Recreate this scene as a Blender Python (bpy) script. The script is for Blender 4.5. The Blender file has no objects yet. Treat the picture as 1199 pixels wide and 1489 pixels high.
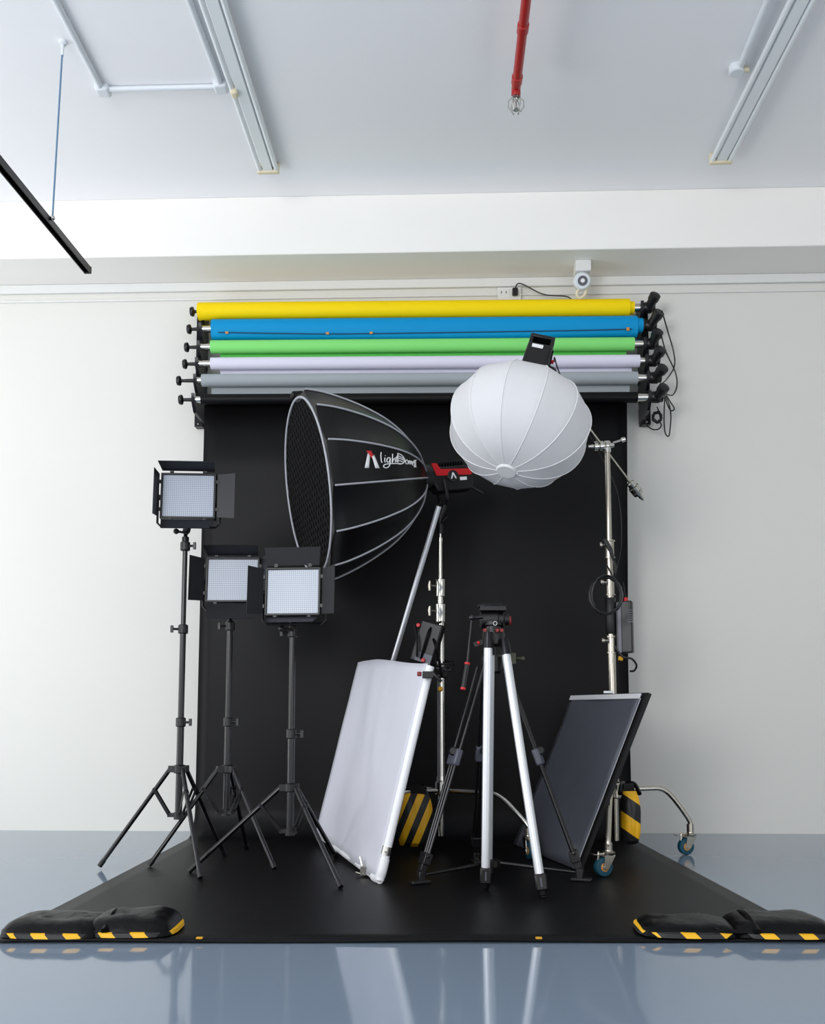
import bpy, math, random
from mathutils import Vector as V, Matrix, noise
random.seed(7)
sc = bpy.context.scene
COL = sc.collection
PI = math.pi

# ---------------------------------------------------------------- camera model
CAMZ = 0.76
FPX, YAW, PITCH, PPY = 1368.45, 0.033834, 0.103334, 884.56
FWD = V((-math.sin(YAW)*math.cos(PITCH), math.cos(YAW)*math.cos(PITCH), math.sin(PITCH)))
RGT = V((math.cos(YAW), math.sin(YAW), 0))
UPV = RGT.cross(FWD)
EYE = V((0, 0, CAMZ))
def ray(x, y): return FWD + RGT*((x-600)/FPX) - UPV*((y-PPY)/FPX)
def at(x, y, Y):
    d = ray(x, y); return EYE + d*(Y/d.y)
def flo(x, y, z=0.0):
    d = ray(x, y); return EYE + d*((z-CAMZ)/d.z)

cam = bpy.data.cameras.new('camera')
co = bpy.data.objects.new('camera', cam); COL.objects.link(co)
cam.sensor_fit = 'VERTICAL'; cam.sensor_height = 36.0; cam.sensor_width = 36.0*1199/1489
cam.lens = FPX/1489*36.0
cam.shift_x = (599.5-600)/1489
cam.shift_y = (PPY-744.5)/1489
cam.clip_start = 0.05
co.matrix_world = Matrix(((RGT.x, UPV.x, -FWD.x, 0), (RGT.y, UPV.y, -FWD.y, 0), (RGT.z, UPV.z, -FWD.z, CAMZ), (0, 0, 0, 1)))
sc.camera = co

# ---------------------------------------------------------------- materials
def lin(c):
    def f(v):
        v /= 255.0
        return v/12.92 if v <= 0.04045 else ((v+0.055)/1.055)**2.4
    return (f(c[0]), f(c[1]), f(c[2]), 1.0)
def mat(name, rgb, rough=0.5, metal=0.0, var=0.06, scale=30.0, bump=0.0, bscale=60.0, spec=0.5, trans=0.0, coat=0.0, stretch=None):
    m = bpy.data.materials.new(name); m.use_nodes = True
    nt = m.node_tree; n = nt.nodes; l = nt.links
    b = n['Principled BSDF']
    b.inputs['Roughness'].default_value = rough; b.inputs['Metallic'].default_value = metal
    b.inputs['Specular IOR Level'].default_value = spec
    if coat: b.inputs['Coat Weight'].default_value = coat
    tc = n.new('ShaderNodeTexCoord'); mp = n.new('ShaderNodeMapping')
    l.new(tc.outputs['Object'], mp.inputs['Vector'])
    if stretch: mp.inputs['Scale'].default_value = stretch
    nz = n.new('ShaderNodeTexNoise'); nz.inputs['Scale'].default_value = scale; nz.inputs['Detail'].default_value = 3
    l.new(mp.outputs['Vector'], nz.inputs['Vector'])
    mx = n.new('ShaderNodeMix'); mx.data_type = 'RGBA'
    c = lin(rgb)
    mx.inputs['A'].default_value = tuple(v*(1-var) for v in c[:3])+(1,)
    mx.inputs['B'].default_value = tuple(min(1, v*(1+var)) for v in c[:3])+(1,)
    l.new(nz.outputs['Fac'], mx.inputs['Factor']); l.new(mx.outputs['Result'], b.inputs['Base Color'])
    if bump:
        nb = n.new('ShaderNodeTexNoise'); nb.inputs['Scale'].default_value = bscale; nb.inputs['Detail'].default_value = 4
        l.new(mp.outputs['Vector'], nb.inputs['Vector'])
        bp = n.new('ShaderNodeBump'); bp.inputs['Strength'].default_value = bump; bp.inputs['Distance'].default_value = 0.01
        l.new(nb.outputs['Fac'], bp.inputs['Height']); l.new(bp.outputs['Normal'], b.inputs['Normal'])
    if trans:
        b.inputs['Transmission Weight'].default_value = 0
        td = n.new('ShaderNodeBsdfTranslucent'); l.new(mx.outputs['Result'], td.inputs['Color'])
        ms = n.new('ShaderNodeMixShader'); ms.inputs['Fac'].default_value = trans
        l.new(b.outputs['BSDF'], ms.inputs[1]); l.new(td.outputs['BSDF'], ms.inputs[2])
        l.new(ms.outputs['Shader'], n['Material Output'].inputs['Surface'])
    return m
def stripes(name, vec, period, chev=0.0, duty=0.5):
    m = mat(name, (246, 186, 26), 0.5, bump=0.15, bscale=40)
    nt = m.node_tree; n = nt.nodes; l = nt.links
    tc = n.new('ShaderNodeTexCoord'); sx = n.new('ShaderNodeSeparateXYZ'); l.new(tc.outputs['Object'], sx.inputs[0])
    def M(op, a, b=None):
        q = n.new('ShaderNodeMath'); q.operation = op
        for i, v in enumerate((a, b)):
            if v is None: continue
            if isinstance(v, (int, float)): q.inputs[i].default_value = v
            else: l.new(v, q.inputs[i])
        return q.outputs[0]
    s = M('ADD', M('ADD', M('MULTIPLY', sx.outputs[0], vec[0]), M('MULTIPLY', sx.outputs[1], vec[1])), M('MULTIPLY', sx.outputs[2], vec[2]))
    if chev:
        s = M('ADD', s, M('MULTIPLY', M('ABSOLUTE', sx.outputs[2]), chev))
    fr = M('FRACT', M('DIVIDE', s, period))
    g = M('GREATER_THAN', fr, duty)
    b = n['Principled BSDF']; src = b.inputs['Base Color'].links[0].from_socket
    mx = n.new('ShaderNodeMix'); mx.data_type = 'RGBA'
    l.new(g, mx.inputs['Factor']); l.new(src, mx.inputs['B']); mx.inputs['A'].default_value = (.012, .012, .013, 1)
    l.new(mx.outputs['Result'], b.inputs['Base Color'])
    return m
M = {}
M['wall'] = mat('wall_paint', (224, 223, 217), 0.7, var=0.015, scale=1.5, bump=0.04, bscale=25)
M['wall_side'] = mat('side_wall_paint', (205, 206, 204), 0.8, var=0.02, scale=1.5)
M['ceil'] = mat('ceiling_paint', (250, 250, 252), 0.7, var=0.02, scale=1.2, bump=0.05, bscale=9)
M['beam'] = mat('beam_paint', (245, 243, 238), 0.7, var=0.015, scale=1.5, bump=0.03, bscale=12)
M['floor'] = mat('grey_epoxy', (128, 143, 160), 0.07, var=0.05, scale=1.3, bump=0.012, bscale=7, spec=0.6)
M['trim'] = mat('trim_paint', (226, 226, 224), 0.5, var=0.02)
M['pipe'] = mat('white_plastic_conduit', (222, 227, 232), 0.4, var=0.03)
M['cream'] = mat('aged_cream_plastic', (226, 214, 184), 0.5, var=0.08)
M['tube'] = mat('fluorescent_glass', (236, 241, 243), 0.25, var=0.01)
M['blk'] = mat('black_plastic', (10, 10, 11), 0.42, var=0.1)
M['blkm'] = mat('black_anodised_metal', (22, 22, 26), 0.28, 0.6, var=0.1)
M['stand'] = mat('black_gloss_tube', (16, 16, 19), 0.22, 0.3, var=0.1, spec=0.7)
M['paper'] = mat('black_paper', (10, 10, 11), 0.46, var=0.10, scale=2.0, bump=0.12, bscale=2.5, spec=0.17, stretch=(.5, 2.5, 1))
M['yellow'] = mat('yellow_paper', (252, 218, 2), 0.6, var=0.03, scale=6, stretch=(.3, 3, 3), spec=.2)
M['blue'] = mat('blue_paper', (0, 146, 206), 0.6, var=0.04, scale=6, stretch=(.3, 3, 3), spec=.2)
M['green'] = mat('green_paper', (134, 224, 122), 0.6, var=0.03, scale=6, stretch=(.3, 3, 3), spec=.2)
M['green2'] = mat('green_paper_darker', (96, 204, 92), 0.6, var=0.03, scale=6)  # same paper as the green roll, coloured darker for its hanging strip
M['white'] = mat('white_paper', (222, 220, 236), 0.6, var=0.02, scale=6, stretch=(.3, 3, 3), spec=.2)
M['grey'] = mat('grey_paper', (160, 167, 171), 0.6, var=0.03, scale=6, stretch=(.3, 3, 3), spec=.2)
M['chrome'] = mat('chrome', (205, 203, 196), 0.16, 1.0, var=0.03)
M['nickel'] = mat('satin_nickel', (190, 184, 172), 0.25, 1.0, var=0.03)
M['silver'] = mat('silver_anodised', (222, 224, 228), 0.34, 0.55, var=0.02)
M['dfab'] = mat('black_softbox_fabric', (6, 6, 7), 0.36, var=0.15, bump=0.12, bscale=12, spec=0.28)
M['grid'] = mat('black_grid_fabric', (9, 9, 10), 0.8, var=0.2)
M['piping'] = mat('grey_rib_piping', (168, 170, 176), 0.5, var=0.05)
M['lant'] = mat('white_lantern_silk', (240, 240, 242), 0.6, var=0.015, bump=0.05, bscale=8, trans=0.25)
M['seam'] = mat('white_seam_tape', (246, 246, 247), 0.6, var=0.01, trans=0.2)
M['scrim'] = mat('white_scrim_cloth', (218, 219, 229), 0.62, var=0.02, scale=4, bump=0.35, bscale=4, trans=0.12, stretch=(1, 1, .35))
M['pvc'] = mat('white_frame_tube', (236, 237, 240), 0.35, var=0.01)
M['acet'] = mat('smoky_acetate_sheet', (92, 95, 104), 0.2, var=0.12, scale=5, bump=0.12, bscale=5, spec=0.6)
M['foam'] = mat('black_foam_board', (14, 14, 15), 0.7, var=0.1)
M['red'] = mat('red_plastic', (200, 22, 30), 0.4, var=0.05)
M['dred'] = mat('dark_red_plastic', (128, 26, 26), 0.4, var=0.05)
M['redpipe'] = mat('red_sprinkler_paint', (170, 24, 26), 0.35, var=0.06)
M['nylon'] = mat('black_nylon', (7, 7, 8), 0.36, var=0.25, scale=20, bump=0.5, bscale=18, spec=0.16)
M['teal'] = mat('teal_caster_rubber', (10, 68, 86), 0.45, var=0.08)
M['orange'] = mat('orange_hub', (205, 140, 60), 0.4, var=0.05)
M['olive'] = mat('olive_plastic', (70, 72, 58), 0.5, var=0.08)
M['label'] = mat('white_print', (236, 236, 236), 0.5, var=0.02)
M['greyp'] = mat('grey_plastic', (84, 86, 98), 0.4, var=0.06)
M['amber'] = mat('amber_plastic', (225, 165, 30), 0.45, var=0.05)
M['lens'] = mat('dark_lens', (40, 44, 62), 0.1, var=0.05, coat=1)
M['rod'] = mat('blue_grey_rod', (110, 142, 172), 0.35, 0.4, var=0.04)
M['flap'] = mat('matt_black_flap', (22, 23, 27), 0.4, 0.2, var=0.08, spec=0.4)
M['stripeL'] = stripes('black_yellow_edge_band', (1, 0, 1.0), 0.105, duty=0.55)
M['stripeR'] = stripes('black_yellow_edge_band_right', (1, 0, 1.0), 0.125, duty=0.62)
M['chev'] = stripes('black_yellow_chevron', (1.0, 0, -0.42), 0.074, duty=0.48)
M['chev2'] = stripes('black_yellow_diagonal', (0.55, 0, 0.8), 0.135, duty=0.52)
# LED face: grid of diodes behind a pale filter
def ledmat():
    m = mat('led_diode_panel', (184, 190, 202), 0.3, var=0.02)
    nt = m.node_tree; n = nt.nodes; l = nt.links
    tc = n.new('ShaderNodeTexCoord'); mp = n.new('ShaderNodeMapping'); mp.inputs['Scale'].default_value = (105, 105, 105)
    l.new(tc.outputs['Object'], mp.inputs['Vector'])
    sx = n.new('ShaderNodeSeparateXYZ'); l.new(mp.outputs['Vector'], sx.inputs[0])
    outs = []
    for i in (0, 2):
        f = n.new('ShaderNodeMath'); f.operation = 'FRACT'; l.new(sx.outputs[i], f.inputs[0])
        g = n.new('ShaderNodeMath'); g.operation = 'SUBTRACT'; l.new(f.outputs[0], g.inputs[0]); g.inputs[1].default_value = .5
        h = n.new('ShaderNodeMath'); h.operation = 'ABSOLUTE'; l.new(g.outputs[0], h.inputs[0])
        k = n.new('ShaderNodeMath'); k.operation = 'LESS_THAN'; l.new(h.outputs[0], k.inputs[0]); k.inputs[1].default_value = .32
        outs.append(k.outputs[0])
    mu = n.new('ShaderNodeMath'); mu.operation = 'MULTIPLY'; l.new(outs[0], mu.inputs[0]); l.new(outs[1], mu.inputs[1])
    b = n['Principled BSDF']; src = b.inputs['Base Color'].links[0].from_socket
    mx = n.new('ShaderNodeMix'); mx.data_type = 'RGBA'; l.new(mu.outputs[0], mx.inputs['Factor'])
    mx.inputs['A'].default_value = lin((142, 152, 168)); l.new(src, mx.inputs['B']); l.new(mx.outputs['Result'], b.inputs['Base Color'])
    return m
M['led'] = ledmat()

# ---------------------------------------------------------------- mesh helpers
def frame(d):
    d = V(d).normalized()
    a = V((0, 0, 1)) if abs(d.z) < 0.95 else V((1, 0, 0))
    u = d.cross(a).normalized(); return u, d.cross(u).normalized(), d
class MB:
    def __init__(s): s.v = []; s.f = []
    def add(s, vs, fs):
        o = len(s.v); s.v += [V(p) for p in vs]; s.f += [tuple(i+o for i in f) for f in fs]; return s
    def box(s, c, size, ax=None):
        c = V(c); ax = ax or (V((1, 0, 0)), V((0, 1, 0)), V((0, 0, 1)))
        h = [k/2 for k in size]
        vs = [c+ax[0]*h[0]*i+ax[1]*h[1]*j+ax[2]*h[2]*k for i in (-1, 1) for j in (-1, 1) for k in (-1, 1)]
        fs = [(0, 1, 3, 2), (4, 6, 7, 5), (0, 4, 5, 1), (2, 3, 7, 6), (0, 2, 6, 4), (1, 5, 7, 3)]
        if ax[0].cross(ax[1]).dot(ax[2]) < 0: fs = [f[::-1] for f in fs]
        return s.add(vs, fs)
    def tube(s, pts, r, n=12, caps=True, closed=False):
        pts = [V(p) for p in pts]; k = len(pts)
        rs = r if isinstance(r, (list, tuple)) else [r]*k
        vs = []; u = None
        for i, p in enumerate(pts):
            a = pts[(i-1) % k] if (i or closed) else p
            b = pts[(i+1) % k] if (i < k-1 or closed) else p
            d = (b-a).normalized()
            if u is None: u = frame(d)[0]
            u = (u-d*u.dot(d)).normalized(); w = d.cross(u)
            for j in range(n):
                t = 2*PI*j/n; vs.append(p+(u*math.cos(t)+w*math.sin(t))*rs[i])
        fs = []
        for i in range(k if closed else k-1):
            for j in range(n):
                a, b = i*n, ((i+1) % k)*n
                fs.append((a+j, a+(j+1) % n, b+(j+1) % n, b+j))
        if caps and not closed:
            fs.append(tuple(range(n))[::-1]); fs.append(tuple((k-1)*n+j for j in range(n)))
        return s.add(vs, fs)
    def lathe(s, o, d, prof, n=24):     # prof: (distance along d, radius), with its own sharp steps
        u, w, d = frame(d); o = V(o); vs = []; k = len(prof)
        for t, r in prof:
            for j in range(n):
                a = 2*PI*j/n; vs.append(o+d*t+(u*math.cos(a)+w*math.sin(a))*r)
        fs = []
        for i in range(k-1):
            for j in range(n):
                fs.append((i*n+j, i*n+(j+1) % n, (i+1)*n+(j+1) % n, (i+1)*n+j))
        fs.append(tuple(range(n))[::-1]); fs.append(tuple((k-1)*n+j for j in range(n)))
        return s.add(vs, fs)
    def ball(s, c, r, n=16):
        return s.lathe(V(c)-V((0, 0, r)), (0, 0, 1), [(r-r*math.cos(PI*i/10), max(1e-4, r*math.sin(PI*i/10))) for i in range(11)], n)
    def sheet(s, grid):
        h = len(grid); w = len(grid[0])
        return s.add([p for row in grid for p in row], [(i*w+j, i*w+j+1, (i+1)*w+j+1, (i+1)*w+j) for i in range(h-1) for j in range(w-1)])
    def prism(s, pts, off):
        pts = [V(p) for p in pts]; n = len(pts); off = V(off)
        return s.add(pts+[p+off for p in pts], [tuple(range(n))[::-1], tuple(range(n, 2*n))]+[(i, (i+1) % n, (i+1) % n+n, i+n) for i in range(n)])
    def build(s, name, m, parent=None, bevel=0.0, solid=0.0, label=None, kind=None, sub=0, origin=None):
        o0 = V(origin) if origin is not None else (ROOT.get(parent.name, V((0, 0, 0))) if parent else V((0, 0, 0)))
        me = bpy.data.meshes.new(name)
        me.from_pydata([tuple(p-o0) for p in s.v], [], s.f); me.validate()
        import bmesh
        bm = bmesh.new(); bm.from_mesh(me); bmesh.ops.recalc_face_normals(bm, faces=bm.faces); bm.to_mesh(me); bm.free()
        me.materials.append(m)
        me.shade_smooth(); me.set_sharp_from_angle(angle=math.radians(38))
        o = bpy.data.objects.new(name, me); COL.objects.link(o)
        if parent: o.parent = parent
        else: o.location = o0
        ROOT[o.name] = o0
        if solid:
            q = o.modifiers.new('thickness', 'SOLIDIFY'); q.thickness = solid; q.offset = 0
        if bevel:
            q = o.modifiers.new('bevel', 'BEVEL'); q.width = bevel; q.segments = 2; q.limit_method = 'ANGLE'
        if sub:
            q = o.modifiers.new('smooth', 'SUBSURF'); q.levels = sub; q.render_levels = sub
        if label: o['label'] = label
        if kind: o['kind'] = kind
        return o
ROOT = {}
def thing(name, label, cat, loc, group=None):
    o = bpy.data.objects.new(name, None); COL.objects.link(o); o.location = V(loc); ROOT[o.name] = V(loc)
    o.empty_display_size = 0.05
    o['label'] = label; o['category'] = cat
    if group: o['group'] = group
    return o
def tag(o, label, cat, group=None):
    o['label'] = label; o['category'] = cat
    if group: o['group'] = group
    return o
def smoothpath(pts, n=8):
    pts = [V(p) for p in pts]; out = []
    for i in range(len(pts)-1):
        p0 = pts[max(0, i-1)]; p1 = pts[i]; p2 = pts[i+1]; p3 = pts[min(len(pts)-1, i+2)]
        for j in range(n):
            t = j/n
            out.append(0.5*((2*p1)+(p2-p0)*t+(2*p0-5*p1+4*p2-p3)*t*t+(3*p1-p0-3*p2+p3)*t**3))
    out.append(pts[-1]); return out
def lerp(a, b, t): return V(a)*(1-t)+V(b)*t
X1, Y1, Z1 = V((1, 0, 0)), V((0, 1, 0)), V((0, 0, 1))

# ---------------------------------------------------------------- the setting
WY = 5.80; ZC = 3.853; ZS = 3.482; BY = 5.422
XL, XR, YB = -4.8, 3.7, -3.0
def struct(name, mb, m, **k): return mb.build(name, m, kind='structure', **k)
struct('floor', MB().box(((XL+XR)/2, (YB+WY+.2)/2, -.1), (XR-XL, WY+.2-YB, .2)), M['floor'])
struct('wall_back', MB().box(((XL+XR)/2, WY+.1, 1.93), (XR-XL, .2, 3.86)), M['wall'])
struct('wall_right', MB().box((XR+.1, (YB+WY+.2)/2, 1.93), (.2, WY+.2-YB, 3.86)), M['wall_side'])
struct('ceiling', MB().box(((XL+XR)/2, (YB+WY)/2, ZC+.1), (XR-XL, WY-YB, .2)), M['ceil'])
struct('trim_1', MB().box(((XL+XR)/2, (BY+WY)/2, (ZS+ZC)/2), (XR-XL, WY-BY, ZC-ZS)), M['beam'], bevel=.006)
struct('trim_2', MB().box(((XL+XR)/2, WY-.012, 3.452), (XR-XL, .024, .058)), M['trim'], bevel=.004)
t3 = MB(); t3.box(((XL+XR)/2, WY-.006, 3.374), (XR-XL, .012, .014))
struct('trim_3', t3, M['trim'], bevel=.003)

# ---------------------------------------------------------------- ceiling fittings
def batten(x, y0, y1, label):
    t = thing('fluorescent_fixture', label, 'ceiling light', (x, y0, ZC), 'fluorescent battens on the ceiling')
    MB().prism([(x-.034, y0+.01, ZC+.003), (x+.034, y0+.01, ZC+.003), (x+.026, y0+.01, ZC-.05), (x-.026, y0+.01, ZC-.05)], (0, y1-y0, 0)).build('batten_body', M['tube'], t)
    for s in (-1, 1):
        MB().tube([(x+s*.048, y0+.03, ZC-.04), (x+s*.048, y1, ZC-.04)], .0135, 14).build('fluorescent_tube', M['tube'], t)
    e = MB().box((x, y0+.014, ZC-.03), (.125, .028, .06)); 
    e.build('end_cap', M['cream'], t, bevel=.006)
    hs = MB()
    for k in range(5): hs.box((x-.03+.015*k, y0-.001, ZC-.03), (.004, .004, .018))
    hs.build('lamp_holder_slots', M['blk'], t)
batten(-1.0, 5.06, 3.3, 'white twin-tube fluorescent batten on ceiling left of the red pipe')
batten(1.562, 5.05, 3.3, 'white twin-tube fluorescent batten on ceiling right of the red pipe')
cz = ZC-.016
def cp(x, y): return flo(x, y, cz)
t = thing('electrical_conduit', 'white surface conduit bending across ceiling beside the left tube light', 'conduit', cp(148, 130))
MB().tube([lerp(cp(148, 130), cp(74, -12), 2.2), cp(148, 130)], .015).build('pipe', M['pipe'], t)
MB().tube([cp(148, 130), cp(322, 126)], .013).build('pipe', M['pipe'], t)
MB().tube([cp(322, 126), lerp(cp(322, 126), cp(270, -12), 2.2)], .014).build('pipe', M['pipe'], t)
for q in (cp(150, 131), cp(321, 126)):
    MB().box(q, (.07, .07, .04)).build('elbow_joint', M['pipe'], t, bevel=.012)
MB().box(cp(341, 125)-V((0, 0, .03)), (.035, .05, .05)).build('cable_gland', M['cream'], t, bevel=.01)
t = thing('electrical_conduit', 'short white conduit ending at junction box beside the right tube light', 'conduit', cp(1073, 101))
MB().tube([lerp(cp(1076, 96), cp(1122, -14), 2.4), cp(1076, 96)], .016).build('pipe', M['pipe'], t)
jb = MB(); jb.lathe(cp(1070, 101)-V((0, 0, .022)), (0, 0, 1), [(0, .03), (.006, .036), (.042, .036)], 16); jb.build('junction_box', M['pipe'], t)
MB().tube([cp(1076, 101), cp(1088, 101)], .012).build('cable_gland', M['cream'], t)
# hanging black track
tz = 2.974
t = thing('lighting_track', 'black lighting track hanging below the ceiling at upper left', 'lighting track', (-1.82, 4.55, tz))
tr = MB(); tr.box((-1.815, 3.6, tz+.012), (.035, 1.9, .006)); tr.box((-1.83, 3.6, tz-.003), (.005, 1.9, .028)); tr.box((-1.80, 3.6, tz-.003), (.005, 1.9, .028))
tr.build('rail', M['blkm'], t, label='black channel rail')
MB().box((-1.815, 4.545, tz), (.037, .012, .036)).build('end_cap', M['blk'], t, bevel=.002)
wb = V((-1.79, 4.05, tz+.012)); wt = V((-1.775, 4.05, ZC))
MB().tube([wb, wt], .0045, 8).build('suspension_rod', M['rod'], t, label='thin blue-grey suspension rod')
hk = MB(); hk.lathe(wt-V((0, 0, .07)), (0, 0, 1), [(0, .007), (.05, .007), (.055, .018), (.07, .018)], 12); hk.build('ceiling_anchor', M['pipe'], t)
MB().ball(wb, .012).build('rod_clip', M['chrome'], t)
# sprinkler
se = at(750, 128, 4.25); pz = se.z
t = thing('sprinkler_pipe', 'red fire sprinkler pipe running along ceiling with silver head', 'sprinkler', (se.x, se.y, ZC))
MB().tube([(se.x, 2.6, pz), (se.x, se.y-.06, pz)], .0215, 16).build('pipe', M['redpipe'], t)
for yy in (se.y-.40, se.y-.06): MB().lathe((se.x, yy-.03, pz), (0, 1, 0), [(0, .0215), (.004, .026), (.05, .026), (.054, .021)], 16).build('coupling', M['redpipe'], t)
MB().tube(smoothpath([(se.x, se.y-.05, pz), (se.x, se.y, pz-.002), (se.x, se.y+.012, pz-.03)]), .022, 14).build('elbow', M['redpipe'], t)
hd = MB(); h0 = V((se.x, se.y+.012, pz-.028))
hd.lathe(h0, (0, 0, -1), [(0, .018), (.016, .018), (.018, .010), (.03, .008)], 14)
for k in range(6):
    a = 2*PI*k/6; c, s_ = math.cos(a), math.sin(a)
    hd.tube([h0+V((c*.014, s_*.014, -.01)), h0+V((c*.036, s_*.036, -.03)), h0+V((c*.038, s_*.038, -.06)), h0+V((c*.022, s_*.022, -.085))], .0032, 6)
hd.lathe(h0-V((0, 0, .03)), (0, 0, -1), [(0, .005), (.04, .005), (.042, .016), (.046, .016)], 14)
hd.build('sprinkler_head', M['chrome'], t, label='silver sprinkler head in a wire cage')
# pipe hangers up to the ceiling
for yy in (2.9, 3.3): MB().tube([(se.x, yy, pz), (se.x, yy, ZC)], .006, 8).build('hanger_rod', M['redpipe'], t)

# ---------------------------------------------------------------- things on the back wall
cb = at(846, 379, 5.60); cb.z = ZS
t = thing('security_camera', 'small white round camera mounted under the beam above the yellow roll', 'camera', cb)
MB().box((cb.x, cb.y, ZS-.035), (.095, .1, .07)).build('mount_box', M['trim'], t, bevel=.004)
bc = V((cb.x-.005, cb.y-.02, ZS-.125))
bb = MB(); bb.lathe(bc+V((0, .07, .02)), (0, -1, -.28), [(0, .03), (.02, .05), (.07, .056), (.085, .05), (.09, .044)], 24); bb.build('camera_head', M['pipe'], t)
ax = V((0, -1, -.28)).normalized(); lc = bc+V((0, .07, .02))+ax*.0905
MB().lathe(lc, ax, [(0, .03), (.004, .03)], 20).build('lens_ring', M['lens'], t)
MB().lathe(lc+ax*.004, ax, [(0, .014), (.004, .012)], 16).build('lens', M['silver'], t)
MB().tube(smoothpath([bc+V((-.02, .02, -.04)), bc+V((-.03, .03, -.07)), bc+V((-.01, .04, -.09)), bc+V((.02, .03, -.07)), bc+V((.03, .02, -.03))]), .009, 8).build('dangling_cable', M['cream'], t)
so = at(740, 428, WY-.02)
t = thing('wall_socket', 'white double wall socket above the yellow roll', 'socket', so)
MB().box((so.x, WY-.019, so.z), (.15, .03, .085)).build('socket_plate', M['trim'], t, bevel=.004)
for dx in (-.05, -.02): MB().box((so.x+dx, WY-.0345, so.z+.008), (.005, .002, .014)).build('socket_hole', M['blk'], t)
t = thing('power_cable', 'black plug and cable running from the wall socket behind yellow roll', 'cable', so)
MB().box((so.x+.035, WY-.055, so.z), (.035, .035, .045)).build('plug', M['blk'], t, bevel=.006)
MB().tube(smoothpath([(so.x+.035, WY-.06, so.z+.02), so+V((.07, -.035, .055)), at(790, 428, WY-.05), at(826, 432, WY-.05), at(834, 447, WY-.04)]), .004, 8).build('cord', M['blk'], t)

# ---------------------------------------------------------------- backdrop rolls
RZ = [  # colour, left edge px, right edge px, left y, right y, radius, Y, material, strip material, strip bottom y
 ('yellow', 289, 914, 452, 449, .056, 5.67, 'yellow', None),
 ('blue', 309, 925, 478, 474, .060, 5.64, 'blue', None),
 ('green', 307, 921, 503, 502, .041, 5.61, 'green', 'green2'),
 ('white', 307, 929, 528, 526, .038, 5.58, 'white', 'white'),
 ('grey', 294, 926, 552, 551, .039, 5.55, 'grey', 'grey'),
 ('black', 293, 926, 580, 579, .033, 5.52, 'paper', 'paper'),
]
BXL, BXR = -1.518, 1.228           # bracket planes
rolls = []
order = ['topmost', 'second from top', 'third from top', 'fourth from top', 'fifth from top', 'lowest']
for i, (nm, xl, xr, yl, yr, r, Y, mt, st) in enumerate(RZ):
    a = at(xl, yl, Y); b = at(xr, yr, Y); zm = (a.z+b.z)/2; a.z = zm+.008; b.z = zm-.008
    rolls.append((a, b, r, Y))
    t = thing('backdrop_roll', '%s paper backdrop roll, %s on the wall brackets%s' % (nm, order[i], ', unrolled onto the floor' if nm == 'black' else ''), 'backdrop roll', lerp(a, b, .5), 'paper backdrop rolls on the wall')
    d = (b-a).normalized()
    n = 26; cyl = MB(); pts = [lerp(a, b, k/n) for k in range(n+1)]
    if nm == 'yellow':
        cyl.tube(pts[:-1]+[b], r, 28)
        cyl.tube([b-d*.01, b+d*.03], .04, 20)
    elif nm == 'blue':
        # loosely wound: lower lip sags along the roll
        gr = []
        for k, p in enumerate(pts):
            row = []; sag = .012*math.sin(PI*k/n)+.004
            for j in range(29):
                an = 2*PI*j/28; rr = r
                q = V((p.x, p.y+math.cos(an)*rr*.9, p.z+math.sin(an)*rr+(-.012-sag if math.sin(an) < -.6 else 0)))
                row.append(q)
            gr.append(row)
        cyl.sheet(gr); cyl.tube([b-d*.05, b+d*.035], .046, 20); cyl.tube([a+d*.002, a+d*.03], r*.85, 20)
    else:
        cyl.tube(pts, r, 28)
    ro = cyl.build('paper_roll', M[mt], t)
    if nm == 'blue':
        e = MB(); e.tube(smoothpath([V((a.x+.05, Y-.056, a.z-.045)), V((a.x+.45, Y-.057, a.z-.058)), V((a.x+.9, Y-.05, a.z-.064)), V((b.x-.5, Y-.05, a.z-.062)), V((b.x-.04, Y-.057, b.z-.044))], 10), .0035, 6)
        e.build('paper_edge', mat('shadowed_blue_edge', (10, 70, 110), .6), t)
        for xx, zz in ((.105, .05), (.73, .063), (1.0, .064)): 
            MB().box((a.x+xx, Y-.061, a.z-zz), (.018, .004, .014)).build('tape_patch', M['orange'], t)
        MB().box((b.x-.065, Y-.062, b.z-.046), (.018, .004, .02)).build('tape_patch', M['orange'], t)
    if st and nm != 'black':
        nz = RZ[i+1]; zb = at(600, nz[3], Y).z
        strip = MB()
        strip.box(((a.x+b.x)/2+.005, Y+r-.006, (zm+zb)/2), (b.x-a.x-.09, .004, zm-zb))
        strip.build('hanging_edge', M[st], t)
    # core, end plugs, drive
    MB().tube([V((BXL-.005, Y, a.z)), a+d*.05], .022, 18).build('core_tube', M['chrome'], t, label='chrome core tube end')
    MB().tube([b-d*.05, V((BXR+.0, Y, b.z))], .024, 18).build('core_tube', M['chrome'], t, label='chrome core tube end')
    kn = MB(); x0 = BXL-.005
    g_ = (0, .008, .012, .012, .038, .014)[i]; kn.lathe((x0, Y, a.z), (-1, 0, 0), [(0, .012), (g_+.045, .010), (g_+.05, .016), (g_+.054, .029), (g_+.062, .031), (g_+.074, .026), (g_+.078, .012)], 20)
    kn.build('expander_knob', M['blk'], t)
    hx = BXR+.035; mo = MB()
    mo.lathe((BXR+.0, Y, b.z), (1, 0, 0), [(0, .02), (.02, .034), (.06, .036), (.066, .03), (.08, .03), (.084, .018)], 20)
    heads = [(953, 428), (959, 453), (957, 481), (962, 507), (965, 534), (966, 562)]
    hp = at(*heads[i], Y-.09); c0 = V((hx+.012, Y-.02, b.z)); md = (hp-c0).normalized()
    L = (hp-c0).length
    mo.lathe(c0, md, [(0, .028), (L*.55, .029), (L*.56, .034), (L*.95, .034), (L, .028)], 20)
    mo.build('drive_motor', M['blk'], t)
    rolls[-1] += (t,)
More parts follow.
